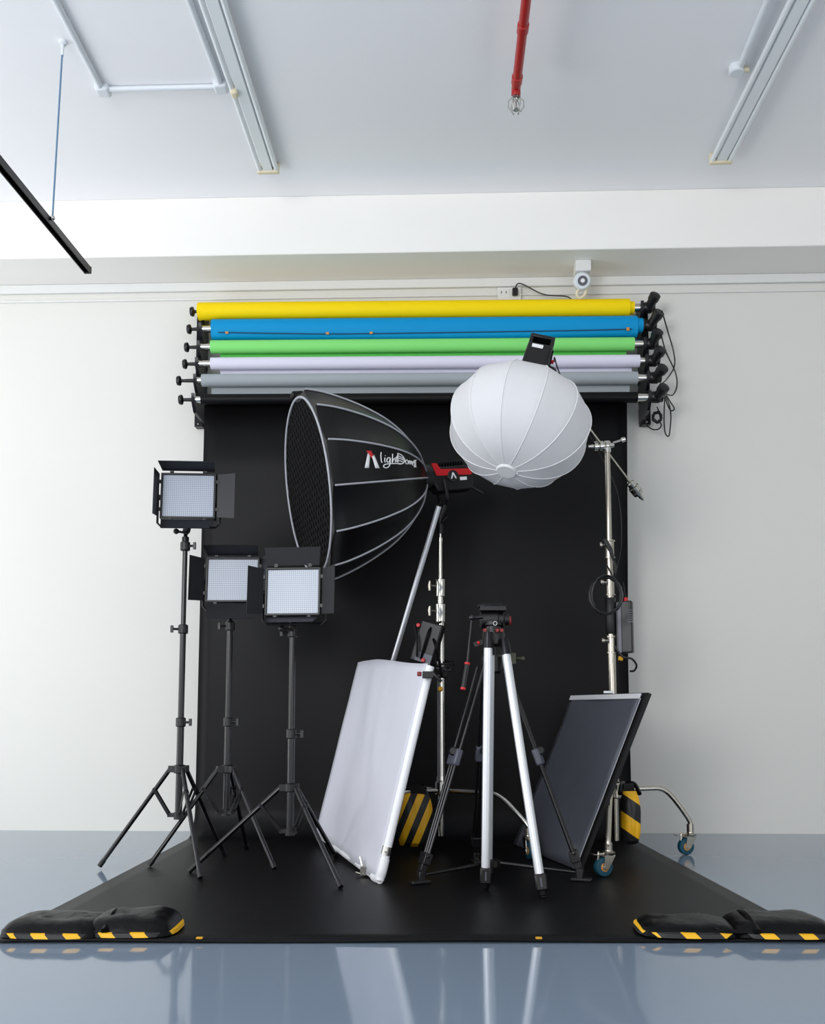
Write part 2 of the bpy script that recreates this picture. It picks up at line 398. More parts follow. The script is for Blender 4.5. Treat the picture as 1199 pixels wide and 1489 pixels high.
# black sheet hanging down and running out over the floor
a, b, r, Y, tblk = rolls[-1]
ys = Y+r-.004; R = .16
prof = [(ys, a.z), (ys, 2.2), (ys, 1.8), (ys, 1.4), (ys, 1.0), (ys, .7), (ys, .45), (ys, .3)]
prof += [(ys-R+R*math.cos(PI/2*k/8), .006+R-R*math.sin(PI/2*k/8)) for k in range(9)]
fl0 = ys-R; NF = 22
fpts = [k/NF for k in range(1, NF+1)]
grid = []
for y, z in prof:
    row = []
    for j in range(33):
        u = j/32; xl = a.x+.012; xr = b.x-.055-(.03 if z < 1 else .03*(a.z-z)/(a.z-1))
        wv = .003*noise.noise(V((u*9, z*2, 0)))
        row.append(V((xl+(xr-xl)*u, y+wv, z)))
    grid.append(row)
fl_l = flo(-14, 1373); fl_r = flo(1200, 1372)
for v in fpts:
    row = []
    for j in range(33):
        u = j/32
        s0 = grid[len(prof)-1][j]; e = lerp(fl_l, fl_r, u)
        p = lerp(V((s0.x, s0.y, .006)), V((e.x, e.y, .006)), v)
        ed = max(0, v-.93)/.07
        p.z = .006+ .0025*ed*(1+math.sin(u*14)) + .002*max(0, noise.noise(V((u*6, v*8, 3))))
        row.append(p)
    grid.append(row)
MB().sheet(grid).build('backdrop_sheet', M['paper'], tblk, solid=.004, label='black paper sheet hanging from the roll and spread over the floor')
for px in (290, 783): 
    q = flo(px, 1366.5, .008); MB().box(q+V((0, -.0, .006)), (.02, .014, .004)).build('tape_patch', M['amber'], tblk)

# brackets
def bracket(x, side, label):
    top = rolls[0][0] if side < 0 else rolls[0][1]; bot = rolls[5][0] if side < 0 else rolls[5][1]
    t = thing('roll_bracket', label, 'wall bracket', (x, WY, bot.z), 'brackets holding the backdrop rolls')
    pl = MB(); xo = x+side*.030; pl.box((xo, WY-.03, (top.z+bot.z)/2-.02), (.052, .06, top.z-bot.z+.16))
    pl.build('back_plate', M['blkm'], t, bevel=.002)
    ar = MB(); ar.prism([(x-.006, WY-.008, top.z+.06), (x-.006, rolls[0][3]+.03, top.z+.03), (x-.006, rolls[5][3]+.03, bot.z-.02), (x-.006, WY-.008, bot.z-.1)], (.012, 0, 0))
    ar.build('side_plate', M['blkm'], t)
    for k in range(6):
        Yk = rolls[k][3]; z = (rolls[k][0] if side < 0 else rolls[k][1]).z
        h = MB()
        h.prism([(x-.009, WY-.01, z-.085), (x-.009, Yk+.02, z-.075), (x-.009, Yk-.03, z-.025), (x-.009, Yk-.038, z+.03), (x-.009, Yk-.028, z+.03), (x-.009, Yk-.022, z-.012), (x-.009, Yk+.022, z-.014), (x-.009, Yk+.03, z+.012), (x-.009, WY-.01, z+.01)], (.018, 0, 0))
        h.build('hook', M['blkm'], t)
    for zz in (bot.z-.085, top.z+.05): MB().ball((xo, WY-.061, zz), .006, 8).build('screw', M['chrome'], t)
bracket(BXL, -1, 'black six-hook bracket at left ends of the backdrop rolls')
bracket(BXR, 1, 'black six-hook bracket at right ends of the backdrop rolls')
def cable(pts, label, Y=5.6, r=.0042, name='motor_cable', m='blk', dY=None):
    ps = [at(p[0], p[1], p[2] if len(p) > 2 else Y) for p in pts]
    o = MB().tube(smoothpath(ps), r, 7).build(name, M[m], origin=ps[0])
    return tag(o, label, 'cable', 'cables at the backdrop roll motors' if name == 'motor_cable' else None)
cable([(962, 452, 5.56), (970, 480, 5.66), (979, 512, 5.7), (980, 533, 5.7), (970, 550, 5.62), (963, 557, 5.46)], 'thin black motor cable making the upper bow right of the motors')
cable([(961, 487, 5.5), (968, 512, 5.68), (981, 540, 5.7), (984, 560, 5.7), (978, 574, 5.66), (968, 573, 5.56)], 'thin black motor cable bulging farthest right beside lower motors')
cable([(938, 598, 5.6), (939, 616, 5.7), (948, 624, 5.72), (957, 624, 5.72), (961, 618, 5.72), (957, 610, 5.7)], 'thin black cable looping just below right bracket')
cable([(966, 578, 5.5), (965, 612, 5.7), (967, 630, 5.72), (972, 634, 5.72), (974, 622, 5.72), (975, 605, 5.72), (973, 590, 5.66), (968, 577, 5.5)], 'long thin black cable loop hanging lowest right of the bracket')
cable([(967, 572, 5.47), (974, 584, 5.6), (980, 594, 5.7), (975, 597, 5.7), (969, 586, 5.66), (966, 575, 5.55)], 'short black cable loop right of the lowest motor')
cc = at(955, 609, 5.66); cl = []
for k in range(60):
    an = k*.62; rr = .026+.006*math.sin(k*1.7); cl.append(cc+V((math.cos(an)*rr, .01*math.sin(k*.9), math.sin(an)*rr*1.2+.01)))
tag(MB().tube([at(955, 592, 5.6)]+cl, .004, 6).build('motor_cable', M['blk'], origin=cc), 'bundled black cable coil hanging below the right bracket', 'cable', 'cables at the backdrop roll motors')

# ---------------------------------------------------------------- LED panel lights on stands
def light_stand(c, feet, zc, zl, top, cols, label, knobside=1, radii=(.0165, .0145, .012)):
    t = thing('light_stand', label, 'light stand', (c.x, c.y, .006), 'black stands under the led panels')
    zs = [zl-.01]+[q for q in cols]+[top]
    for k in range(len(zs)-1):
        MB().tube([(c.x, c.y, zs[k]), (c.x, c.y, zs[k+1])], radii[min(k, 2)], 16).build('column_section', M['stand'], t)
    for k, z in enumerate(cols):
        q = MB(); q.lathe((c.x, c.y, z-.022), (0, 0, 1), [(0, .02), (.004, .0235), (.04, .0235), (.044, .019)], 16)
        cl_ = q.build('locking_collar', M['blk'], t)
        s = knobside if k != 1 else -knobside
        kb = MB(); kb.tube([(c.x+.018*s, c.y-.01, z), (c.x+.045*s, c.y-.015, z)], .006, 8); kb.box((c.x+.05*s, c.y-.016, z), (.012, .012, .034))
        kb.build('clamp_knob', M['blk'], cl_)
    hub = MB(); hub.lathe((c.x, c.y, zc-.02), (0, 0, 1), [(0, .024), (.004, .028), (.036, .028), (.04, .02)], 16)
    dirs = [(V(f)-V((c.x, c.y, 0))) for f in feet]
    for d in dirs:
        u = V((d.x, d.y, 0)).normalized(); hub.box(V((c.x, c.y, zc))+u*.034, (.034, .03, .03), (u, V((-u.y, u.x, 0)), Z1))
    hub.build('upper_leg_collar', M['blk'], t)
    lw = MB(); lw.lathe((c.x, c.y, zl-.02), (0, 0, 1), [(0, .022), (.032, .022)], 16)
    for d in dirs:
        u = V((d.x, d.y, 0)).normalized(); lw.box(V((c.x, c.y, zl))+u*.03, (.04, .024, .018), (u, V((-u.y, u.x, 0)), Z1))
    lw.build('lower_leg_collar', M['blk'], t)
    for f, d in zip(feet, dirs):
        u = V((d.x, d.y, 0)).normalized(); p0 = V((c.x, c.y, zc))+u*.045; p1 = V((f.x, f.y, .017))
        lg = MB().tube([p0, p1], .0105, 14).build('leg', M['stand'], t)
        e = (p1-p0).normalized()
        MB().tube([p1-e*.03, p1+e*.003], .0125, 14).build('foot_cap', M['blk'], lg)
        pm = lerp(p0, p1, .22); q0 = V((c.x, c.y, zl))+u*.042
        sw = V((-u.y, u.x, 0))
        st = MB()
        for s in (-1, 1): st.box(lerp(pm, q0, .5)+sw*.011*s, (.014, .003, (pm-q0).length), (sw.cross((pm-q0).normalized()), sw, (pm-q0).normalized()))
        st.ball(pm, .013, 10)
        st.build('strut', M['blkm'], t)
    sp = MB(); sp.lathe((c.x, c.y, top-.03), (0, 0, 1), [(0, .017), (.03, .017), (.034, .010), (.07, .008)], 14); sp.build('spigot', M['blkm'], t)
    return t
def rot(ax, an): return Matrix.Rotation(an, 3, ax)
def led_panel(c, base, w, h, yaw, flaps, label, dep=.085):
    """c centre of the face, flaps: dict side -> angle in degrees, 0 spread flat, 90 straight forward"""
    t = thing('led_panel_light', label, 'led panel light', base, 'led panel lights with barn doors')
    Rm = rot('Z', yaw) @ rot('X', math.radians(-3)) ; L = lambda p: V(c)+Rm @ V(p)
    AX = tuple(Rm @ q for q in (X1, Y1, Z1))
    fr = MB(); B = .011
    for s in (-1, 1):
        fr.box(L((s*(w/2+B/2), .02, 0)), (B, .05, h+2*B), AX); fr.box(L((0, .02, s*(h/2+B/2))), (w+2*B, .05, B), AX)
    fr.box(L((0, .045, 0)), (w, .008, h), AX)
    fr.build('housing', M['blk'], t, bevel=.003)
    fo = MB().box((0, 0, 0), (w, .008, h)); o = fo.build('led_face', M['led'], t, origin=(0, 0, 0))
    o.location = L((0, .006, 0))-ROOT[t.name]; o.rotation_euler = Rm.to_euler()
    ROOT[o.name] = V(c)
    for sd, an in flaps.items():
        q = math.radians(an); ca, sa = math.cos(q), math.sin(q); m = MB(); tp = .012
        if sd in 'tb':
            s = 1 if sd == 't' else -1; z0 = s*(h/2+B+.008)
            pts = [L((-w/2-.004, -.006, z0)), L((w/2+.004, -.006, z0)), L((w/2+.004-tp, -.006-dep*sa, z0+s*dep*ca)), L((-w/2-.004+tp, -.006-dep*sa, z0+s*dep*ca))]
            nv = Rm @ V((0, s*ca, sa)); hp = [L((x, -.002, z0)) for x in (-w/3, w/3)]
            if sd == 't': pts[2] = L((w/2+.012, -.006-dep*sa, z0+s*dep*ca)); pts[3] = L((-w/2-.012, -.006-dep*sa, z0+s*dep*ca))
        else:
            s = 1 if sd == 'r' else -1; x0 = s*(w/2+B+.008)
            pts = [L((x0, -.006, -h/2-.004)), L((x0, -.006, h/2+.004)), L((x0+s*dep*ca, -.006-dep*sa, h/2+.010)), L((x0+s*dep*ca, -.006-dep*sa, -h/2-.010))]
            nv = Rm @ V((sa, s*ca, 0)); hp = [L((x0, -.002, z)) for z in (-h/3, h/3)]
        m.prism(pts, nv.normalized()*.0025)
        f = m.build('barn_door', M['flap'], t)
        for p in hp: MB().box(p, (.016, .014, .016), AX).build('hinge', M['blk'], f)
    yk = MB(); yw = w/2+.028; zb = -h/2-.045
    yk.tube([L((-yw, .035, 0)), L((-yw, .035, zb+.02)), L((-yw+.02, .035, zb)), L((yw-.02, .035, zb)), L((yw, .035, zb+.02)), L((yw, .035, 0))], .006, 8)
    y = yk.build('yoke', M['blkm'], t)
    for s in (-1, 1): MB().lathe(L((s*(yw-.012), .035, 0)), Rm @ V((s, 0, 0)), [(0, .012), (.02, .018), (.034, .018)], 14).build('tilt_knob', M['blk'], y)
    mt_ = MB(); bp = L((0, .035, zb)); mt_.lathe(bp, V(base)-bp, [(0, .014), (.02, .019), ((V(base)-bp).length-.0, .017)], 14)
    mt_.tube([bp-Z1*.03, bp-Z1*.03+V((-.05, -.012, .008))], .006, 8); mt_.ball(bp-Z1*.03+V((-.055, -.014, .008)), .014, 10)
    mt_.build('stand_mount', M['blk'], t)
    return t
F1 = [flo(145, 1264), flo(291, 1281), flo(326, 1248)]
F2 = [flo(217, 1263), flo(398, 1267), flo(358, 1238)]
F3 = [flo(275, 1272), flo(495, 1295), flo(489, 1252)]
C1 = V((-1.256, 4.472, 0)); C2 = V((-1.068, 4.64, 0)); C3 = V((-.708, 4.357, 0))
light_stand(C1, F1, .463, .249, 1.575, [.683, 1.127, 1.53], 'tall black tripod light stand, leftmost, under the highest led panel')
light_stand(C2, F2, .453, .247, 1.18, [.681, 1.155], 'black tripod light stand in the middle of the three led panels')
light_stand(C3, F3, .388, .193, 1.13, [.632, 1.10], 'shorter black tripod light stand nearest the white scrim', 1)
def pc(px, py, Y): return at(px, py, Y)
p1 = pc(273.5, 721, 4.43); p2 = pc(338, 843, 4.60); p3 = pc(425.5, 860, 4.31)
led_panel(p1, V((C1.x, C1.y, 1.60)), .242, .205, math.radians(6), dict(t=74, l=84, b=48, r=8), 'square led panel with open barn doors, highest of the three, on tall left stand')
led_panel(p2, V((C2.x, C2.y, 1.20)), .245, .205, math.radians(2), dict(t=66, l=44, b=22, r=60), 'square led panel in the middle, partly hidden by its neighbour')
led_panel(p3, V((C3.x, C3.y, 1.16)), .240, .205, math.radians(-4), dict(t=18, l=46, b=66, r=38), 'square led panel nearest the big black softbox, with raised top flap')

# ---------------------------------------------------------------- roller stands
def caster(parent, top, foot, yaw, wheel='teal'):
    """top: lower end of leg, foot: contact point on floor"""
    rw = .042; c = V((foot.x, foot.y, foot.z+rw)); d = V((math.cos(yaw), math.sin(yaw), 0)); n_ = V((-d.y, d.x, 0))
    k = MB(); pv = V((foot.x, foot.y, 0))-d*.028
    k.lathe((pv.x, pv.y, c.z+rw+.008), (0, 0, 1), [(0, .026), (.006, .03), (.014, .03), (.018, .018), (.03, .016)], 16)
    for s in (-1, 1):
        k.prism([V((pv.x, pv.y, c.z+rw+.01))+n_*.022*s-d*.022, V((pv.x, pv.y, c.z+rw+.01))+n_*.022*s+d*.03, c+n_*.022*s+d*.012-Z1*.008, c+n_*.022*s-d*.014-Z1*.008], n_*.003*s)
    k.tube([c-n_*.028, c+n_*.028], .008, 10)
    fk = k.build('caster_fork', M['nickel'], parent)
    w = MB(); w.lathe(c-n_*.016, n_, [(0, rw*.62), (.001, rw*.92), (.006, rw), (.026, rw), (.031, rw*.92), (.032, rw*.62)], 28)
    w.build('wheel', M[wheel], fk)
    h = MB(); h.lathe(c-n_*.018, n_, [(0, rw*.2), (.001, rw*.46), (.035, rw*.46), (.036, rw*.2)], 20); wh = h.build('wheel_hub', M['orange'], fk); h = MB(); h.lathe(c-n_*.020, n_, [(0, rw*.1), (.001, rw*.33), (.039, rw*.33), (.040, rw*.1)], 16); h.build('axle_cap', M['nickel'], fk)
    br = MB(); br.prism([V((pv.x, pv.y, c.z+rw+.008))+d*.02-n_*.014, V((pv.x, pv.y, c.z+rw+.008))+d*.02+n_*.014, V((pv.x, pv.y, c.z+rw+.014))+d*.085+n_*.018, V((pv.x, pv.y, c.z+rw+.014))+d*.085-n_*.018], (0, 0, .003))
    br.build('brake_pedal', M['nickel'], fk)
    tl = V((pv.x, pv.y, c.z+rw+.03))
    lk = MB(); lk.tube([tl, V((pv.x, pv.y, top.z))*1.0], .0175, 14)
    e = V((pv.x, pv.y, top.z)); lk.tube([e-Z1*.05+n_*.0, e-Z1*.05+d*.05], .006, 8); lk.tube([e-Z1*.05+d*.05+Z1*.012, e-Z1*.05+d*.055-Z1*.05], .005, 8)
    lk.build('leg_socket', M['nickel'], parent, label='chrome leg socket with locking lever')
    return e
def roller_stand(c, legs, zt, label, m):
    t = thing('roller_stand', label, 'light stand', (c.x, c.y, .006), 'chrome roller stands')
    MB().lathe((c.x, c.y, .075), (0, 0, 1), [(0, .012), (.004, .0175), (.2, .0175), (.30, .0175)], 16).build('lower_column', M[m], t)
    b = MB(); b.lathe((c.x, c.y, .29), (0, 0, 1), [(0, .028), (.006, .034), (.07, .034), (.078, .026), (.1, .024)], 20)
    b.build('base_casting', M[m], t)
    for foot, yw, hl in legs:
        e0 = V((foot.x-math.cos(yw)*.028, foot.y-math.sin(yw)*.028, .155))
        u = V((e0.x-c.x, e0.y-c.y, 0)); L = u.length; u.normalize()
        pts = [V((c.x, c.y, hl))+u*.03, V((c.x, c.y, hl+.003))+u*(L*.45), V((c.x, c.y, hl+.002))+u*(L*.60), V((c.x, c.y, hl-.022))+u*(L*.72), lerp(V((c.x, c.y, hl-.06))+u*(L*.80), e0+Z1*.03, .35), e0+Z1*.01, e0-Z1*.03]
        lg = MB().tube(smoothpath(pts, 6), .0125, 14).build('leg', M[m], t)
        caster(t, e0, V((foot.x, foot.y, foot.z)), yw)
    return t
# left roller stand (carries the dome light)
CL = at(641, 1150, 5.06); CL.z = 0
fR = flo(771, 1252); 
tL = roller_stand(CL, [(V((fR.x, fR.y, .008)), math.radians(-75), .315), (V((CL.x-.33, CL.y-.27, .008)), math.radians(-140), .315), (V((CL.x-.19, CL.y+.24, .008)), math.radians(100), .315)], 2, 'chrome roller stand carrying the big black softbox', 'chrome')
def Lz(py, px=642): return at(px, py, 5.06).z
MB().tube([(CL.x, CL.y, .36), (CL.x, CL.y, Lz(905))], .0215, 18).build('column_section', M['chrome'], tL)
MB().tube([(CL.x, CL.y, Lz(905)), (CL.x, CL.y, Lz(845))], .0165, 16).build('column_section', M['chrome'], tL)
MB().tube([(CL.x, CL.y, Lz(860)), (CL.x, CL.y, Lz(788))], .0115, 14).build('column_section', M['chrome'], tL)
for ya, yb, r in ((868, 842, .026), (905, 878, .027)):
    q = MB(); z0, z1 = Lz(ya), Lz(yb); q.lathe((CL.x, CL.y, z0), (0, 0, 1), [(0, r*.9), (.003, r), ((z1-z0)*.5, r), ((z1-z0)*.52, r*1.04), (z1-z0-.003, r*1.04), (z1-z0, r*.85)], 20)
    co_ = q.build('locking_collar', M['chrome'], tL)
    k = MB(); zz = lerp(V((0, 0, z0)), V((0, 0, z1)), .6).z; k.tube([(CL.x-.02, CL.y-.01, zz), (CL.x-.05, CL.y-.02, zz)], .006, 8); k.tube([(CL.x-.058, CL.y-.023, zz-.026), (CL.x-.06, CL.y-.023, zz), (CL.x-.058, CL.y-.023, zz+.026)], [.006, .009, .006], 10); k.build('t_handle', M['nickel'], co_)
pn = MB(); pn.lathe((CL.x, CL.y, Lz(788)), (0, 0, 1), [(0, .014), (.02, .014), (.022, .008), (.09, .008), (.092, .010), (.11, .010)], 14); pn.build('spigot', M['chrome'], tL)
kb_ = MB(); kb_.lathe((CL.x, CL.y, Lz(776)), (0, 0, 1), [(0, .017), (.05, .017)], 14); kb_.tube([(CL.x, CL.y, Lz(762)), (CL.x+.04, CL.y-.02, Lz(752))], .012, 10); kb_.build('receiver_clamp', M['blk'], tL)

# ---------------------------------------------------------------- dome softbox
hub = at(617, 695, 5.03); rc0 = at(446, 709, 4.80)
A_ = (hub-rc0); DL = A_.length; A_.normalize()
SIDE = Z1.cross(A_).normalized()          # towards ... pick camera side
if SIDE.y > 0: SIDE = -SIDE
UPD = A_.cross(SIDE).normalized()
if UPD.z < 0: UPD = -UPD
prof_d = [(0.0, .462), (.004, .497), (.014, .502), (.09, .486), (.18, .456), (.28, .414), (.375, .364), (.44, .322), (.50, .272), (.545, .224), (.585, .170), (.612, .12), (.63, .08)]
sclD = DL/.645; prof_d = [(q*sclD, r) for q, r in prof_d]
NR = 14; PH0 = math.radians(-1.5)
def rad_at(tt):
    for (a, ra), (b, rb) in zip(prof_d, prof_d[1:]):
        if a <= tt <= b: return ra+(rb-ra)*(tt-a)/(b-a)
    return prof_d[-1][1]
def dpt(tt, ph, r=None):
    r = rad_at(tt) if r is None else r
    return rc0+A_*tt+(UPD*math.cos(ph)+SIDE*math.sin(ph))*r
tD = thing('dome_softbox', 'large black parabolic dome softbox with silver ribs and honeycomb grid', 'softbox', (hub.x, hub.y, hub.z))
sk = MB(); gr = []
SUBN = 6
for tt, r in prof_d:
    row = []
    for j in range(NR*SUBN+1):
        k = j // SUBN; fr_ = (j % SUBN)/SUBN
        pa = dpt(tt, PH0+2*PI*k/NR, r); pb = dpt(tt, PH0+2*PI*(k+1)/NR, r)
        p = lerp(pa, pb, fr_)
        sgn = .012*math.sin(PI*fr_)*(r/.5)
        p = p-(p-(rc0+A_*tt)).normalized()*sgn
        row.append(p)
    gr.append(row)
sk.sheet(gr); sk.build('dome_skin', M['dfab'], tD)
for k in range(NR):
    ph = PH0+2*PI*k/NR; pts = [dpt(q, ph, r+.003) for q, r in prof_d[2:]]
    MB().tube(smoothpath(pts, 3), .0048, 7).build('rib', M['piping'], tD)
rim = [dpt(0, 2*PI*k/56, .462+.0*k) for k in range(56)]
MB().tube(rim, .0065, 8, closed=True).build('rim_piping', M['piping'], tD)
# honeycomb grid of crossed strips standing inside the rim
g = MB(); Rg = .452
for fam in (-1, 1):
    dv = (UPD+SIDE*fam*0.75).normalized(); nv = (UPD*0.75*1.0-SIDE*fam).normalized()
    nv = A_.cross(dv).normalized()
    k = -10
    while k <= 10:
        off = k*.042
        if abs(off) < Rg:
            hl = math.sqrt(Rg*Rg-off*off); c = rc0+nv*off+A_*.024
            g.box(c, (2*hl, .0022, .046), (dv, nv, A_))
        k += 1
g.build('honeycomb_grid', M['grid'], tD)
MB().lathe(rc0+A_*.050, A_, [(0, .46), (.003, .46)], 56).build('dark_backing', M['grid'], tD)  # black disc: the white diffuser's dark look behind the grid put into colour
bx = MB(); e0 = dpt(.02, -.02, .497); bx.box(e0, (.06, .06, .03), (A_, SIDE, UPD)); bx.build('edge_tab', M['dfab'], tD, bevel=.006)
MB().lathe(hub-A_*.03, A_, [(0, .085), (.02, .085), (.026, .075), (.06, .07)], 28).build('speed_ring', M['blk'], tD)
# printed mark and lettering on the panel between two ribs
def proj(p):
    d = V(p)-EYE; z = d.dot(FWD); return V((600+FPX*d.dot(RGT)/z, PPY-FPX*d.dot(UPV)/z))
def panelpt(tt, f, k=3):
    r = rad_at(tt)
    p = lerp(dpt(tt, PH0+2*PI*k/NR, r), dpt(tt, PH0+2*PI*(k+1)/NR, r), f)
    n_ = (p-(rc0+A_*tt)).normalized()
    return p-n_*(.012*math.sin(PI*min(max(f, 0), 1))*(r/.5))+n_*.003
def onpanel(cx, cy):          # lay a print coordinate onto the cloth between two ribs
    g = V((400+cx/3.997, 550+cy/3.997)); tt, f = .35, .5
    for _ in range(25):
        p = proj(panelpt(tt, f)); e = g-p
        a = (proj(panelpt(tt+.002, f))-p)/.002; b = (proj(panelpt(tt, f+.002))-p)/.002
        det = a.x*b.y-a.y*b.x
        tt += .7*(e.x*b.y-e.y*b.x)/det; f += .7*(a.x*e.y-a.y*e.x)/det
        tt = min(max(tt, .05), .62); f = min(max(f, 0.02), .98)
    return panelpt(tt, f)
def poly(pts, name, m):
    mb = MB(); n = len(pts)
    gr_ = []
    for i in range(5):
        gr_.append([lerp(onpanel(*pts[0]), onpanel(*pts[1]), j/3)*(1-i/4)+lerp(onpanel(*pts[3]), onpanel(*pts[2]), j/3)*(i/4) for j in range(4)])
    mb.sheet(gr_)
    return mb
w_ = poly([(538, 434), (551, 448), (545, 521), (520, 521)], '', 0); w2 = poly([(560, 446), (575, 446), (607, 523), (582, 523)], '', 0)
w_.add(w2.v, w2.f); w_.build('logo_white', M['label'], tD, solid=.001)
poly([(529, 421), (558, 421), (584, 476), (561, 464)], '', 0).build('logo_red', M['red'], tD, solid=.001)
ST = [
 [(615, 430), (614, 455), (617, 484), (622, 488)],
 [(637, 462), (636, 480), (640, 489)], [(639, 449), (640, 451)],
 [(668, 464), (656, 462), (648, 475), (653, 488), (664, 482), (668, 464), (668, 488), (662, 510), (646, 521), (631, 516), (633, 504), (655, 498), (700, 496), (735, 497)],
 [(682, 440), (681, 465), (680, 490), (688, 470), (697, 470), (699, 489)],
 [(707, 452), (706, 476), (710, 488)], [(697, 463), (716, 462)],
 [(712, 437), (713, 490)], [(712, 437), (733, 446), (748, 464), (752, 480), (744, 493), (728, 499), (713, 497)],
 [(712, 450), (730, 458), (746, 468)], [(712, 464), (732, 470), (750, 478)], [(712, 478), (730, 482), (746, 488)],
 [(764, 474), (757, 482), (760, 496), (769, 497), (773, 486), (766, 475)],
 [(777, 478), (778, 500), (779, 486), (784, 481), (787, 500), (788, 487), (792, 483), (795, 502)],
 [(797, 495), (804, 491), (803, 484), (798, 488), (798, 502), (805, 507)],
 [(809, 478), (810, 514)], [(815, 477), (816, 515)], [(806, 478), (819, 477)], [(807, 515), (819, 515)],
]
tx = MB()
for s in ST:
    pts = [onpanel(*p) for p in s]
    tx.tube(smoothpath(pts, 4) if len(pts) > 2 else pts, .0027, 6)
tx.build('lettering', M['label'], tD, label='white handwritten light Dome lettering')

# the light head behind the dome
hb = hub+A_*.03
tH = thing('studio_light', 'black studio light with red side strip behind the dome softbox', 'studio light', hb-UPD*.1)
AX = (A_, SIDE, UPD)
bo = MB(); cb_ = hb+A_*.125-UPD*.02
bo.prism([hb+SIDE*.05+UPD*.045, hb+A_*.2+SIDE*.05+UPD*.045, hb+A_*.245+SIDE*.05+UPD*.01, hb+A_*.225+SIDE*.05-UPD*.09, hb+A_*.02+SIDE*.05-UPD*.09, hb+SIDE*.05-UPD*.05], -SIDE*.1)
bo.build('lamp_body', M['blk'], tH, bevel=.008)
fn = MB()
for k in range(9): fn.box(hb+A_*(.06+.016*k)+UPD*.055, (.006, .085, .028), AX)
fn.build('cooling_fins', M['blkm'], tH)
rs = MB(); rs.prism([hb+SIDE*.051+UPD*.065, hb+A_*.03+SIDE*.051+UPD*.065, hb+A_*.05+SIDE*.051+UPD*.03, hb+A_*.235+SIDE*.051+UPD*.022, hb+A_*.225+SIDE*.051-UPD*.012, hb+A_*.02+SIDE*.051-UPD*.004], SIDE*.004)
rs.build('red_strip', M['red'], tH)
ro = MB(); ro.lathe(hb+A_*.115+SIDE*.05-UPD*.012, SIDE, [(0, .032), (.008, .032), (.01, .028)], 22); rr_ = ro.build('round_badge', M['blk'], tH)
lg = MB(); o_ = hb+A_*.115+SIDE*.0605-UPD*.012
for s in (-1, 1): lg.prism([o_+UPD*.018-A_*.004*1, o_+UPD*.018+A_*.004, o_-UPD*.016+A_*(s*.013+.004), o_-UPD*.016+A_*(s*.013-.004)], SIDE*.001)
lg.build('badge_mark', M['label'], rr_)
MB().box(hb+A_*.175+SIDE*.051-UPD*.03, (.04, .003, .018), AX).build('label_sticker', M['label'], tH)
yk = MB(); q0 = hb+A_*.06
yk.tube(smoothpath([q0+SIDE*.062-UPD*.03, q0+SIDE*.062-UPD*.12, q0+SIDE*.03-UPD*.15, q0-SIDE*.03-UPD*.15, q0-SIDE*.062-UPD*.12, q0-SIDE*.062-UPD*.03], 5), .009, 8)
pt = V((CL.x, CL.y, Lz(762)))
yk.tube([q0-UPD*.15, q0-UPD*.17, pt+Z1*.04, pt], .014, 10)
yk.build('yoke', M['blk'], tH)
hl_ = MB(); hl_.tube([hb+A_*.22-UPD*.075+SIDE*.03, hb+A_*.285-UPD*.12+SIDE*.035], .008, 8); hl_.build('tilt_handle', M['blk'], tH)

# leaning silver pole
pb0 = flo(497, 1216, .006); pt0 = at(638, 736, 4.93)
pl_ = thing('leaning_pole', 'slim silver pole leaning from behind the white scrim up to the studio light', 'pole', pb0)
e = (pt0-pb0).normalized()
MB().tube([pb0+Z1*.016+e*.03, pt0], .0145, 16).build('tube', M['silver'], pl_)
MB().tube([pb0+Z1*.010, pb0+Z1*.010+e*.06], .0155, 14).build('rubber_foot', M['blk'], pl_)
MB().tube([pt0, pt0+e*.006], .012, 14).build('end_cap', M['blk'], pl_)

# ---------------------------------------------------------------- power box and clamp on the left roller stand
pbx = at(622, 935, 4.93)
t = thing('power_box', 'black light power box with red corners strapped to left roller stand', 'power supply', at(622, 975, 4.93))
an = math.radians(-18); bxA = (V((math.cos(an), -.25, math.sin(an))).normalized(),)
bxA = (bxA[0], V((.25, 1, 0)).normalized()); bxA = (bxA[0], bxA[1], bxA[0].cross(bxA[1]).normalized())
MB().box(pbx, (.12, .075, .22), bxA).build('case', M['blk'], t, bevel=.008)
MB().box(pbx+bxA[0]*.01-bxA[1]*.039-bxA[2]*.08, (.09, .004, .05), bxA).build('control_panel', M['greyp'], t, bevel=.002)
for dx, dz in ((-.065, .075), (.015, -.092)):
    MB().lathe(pbx+bxA[0]*dx-bxA[1]*.035+bxA[2]*dz, -bxA[1], [(0, .010), (.014, .0115), (.02, .009)], 12).build('corner_knob', M['red'], t)
s_ = MB()
tp = V((CL.x, CL.y-.03, Lz(905)))
s_.tube(smoothpath([tp, at(625, 915, 4.88), at(615, 945, 4.88), at(612, 958, 4.9)], 5), .007, 7)
s_.tube(smoothpath([tp+V((-.06, 0, -.03)), at(632, 935, 4.86), at(637, 955, 4.87), at(643, 985, 4.9)], 5), .008, 7)
s_.tube(smoothpath([at(603, 908, 4.9), at(606, 930, 4.87), at(606, 955, 4.88)], 5), .006, 7)
s_.build('strap', M['nylon'], t)
# cable bunch around the pole
cbp = []
cq = at(640, 968, 4.98)
for k in range(70):
    an = k*.55; cbp.append(cq+V((math.cos(an)*.07, math.sin(an)*.07-.02+.06, .025*math.sin(k*.37)+.018*math.sin(an))))
tag(MB().tube(cbp, .0055, 6).build('power_cable', M['blk'], origin=cq), 'black cable wound round left roller stand beside the power box', 'cable')
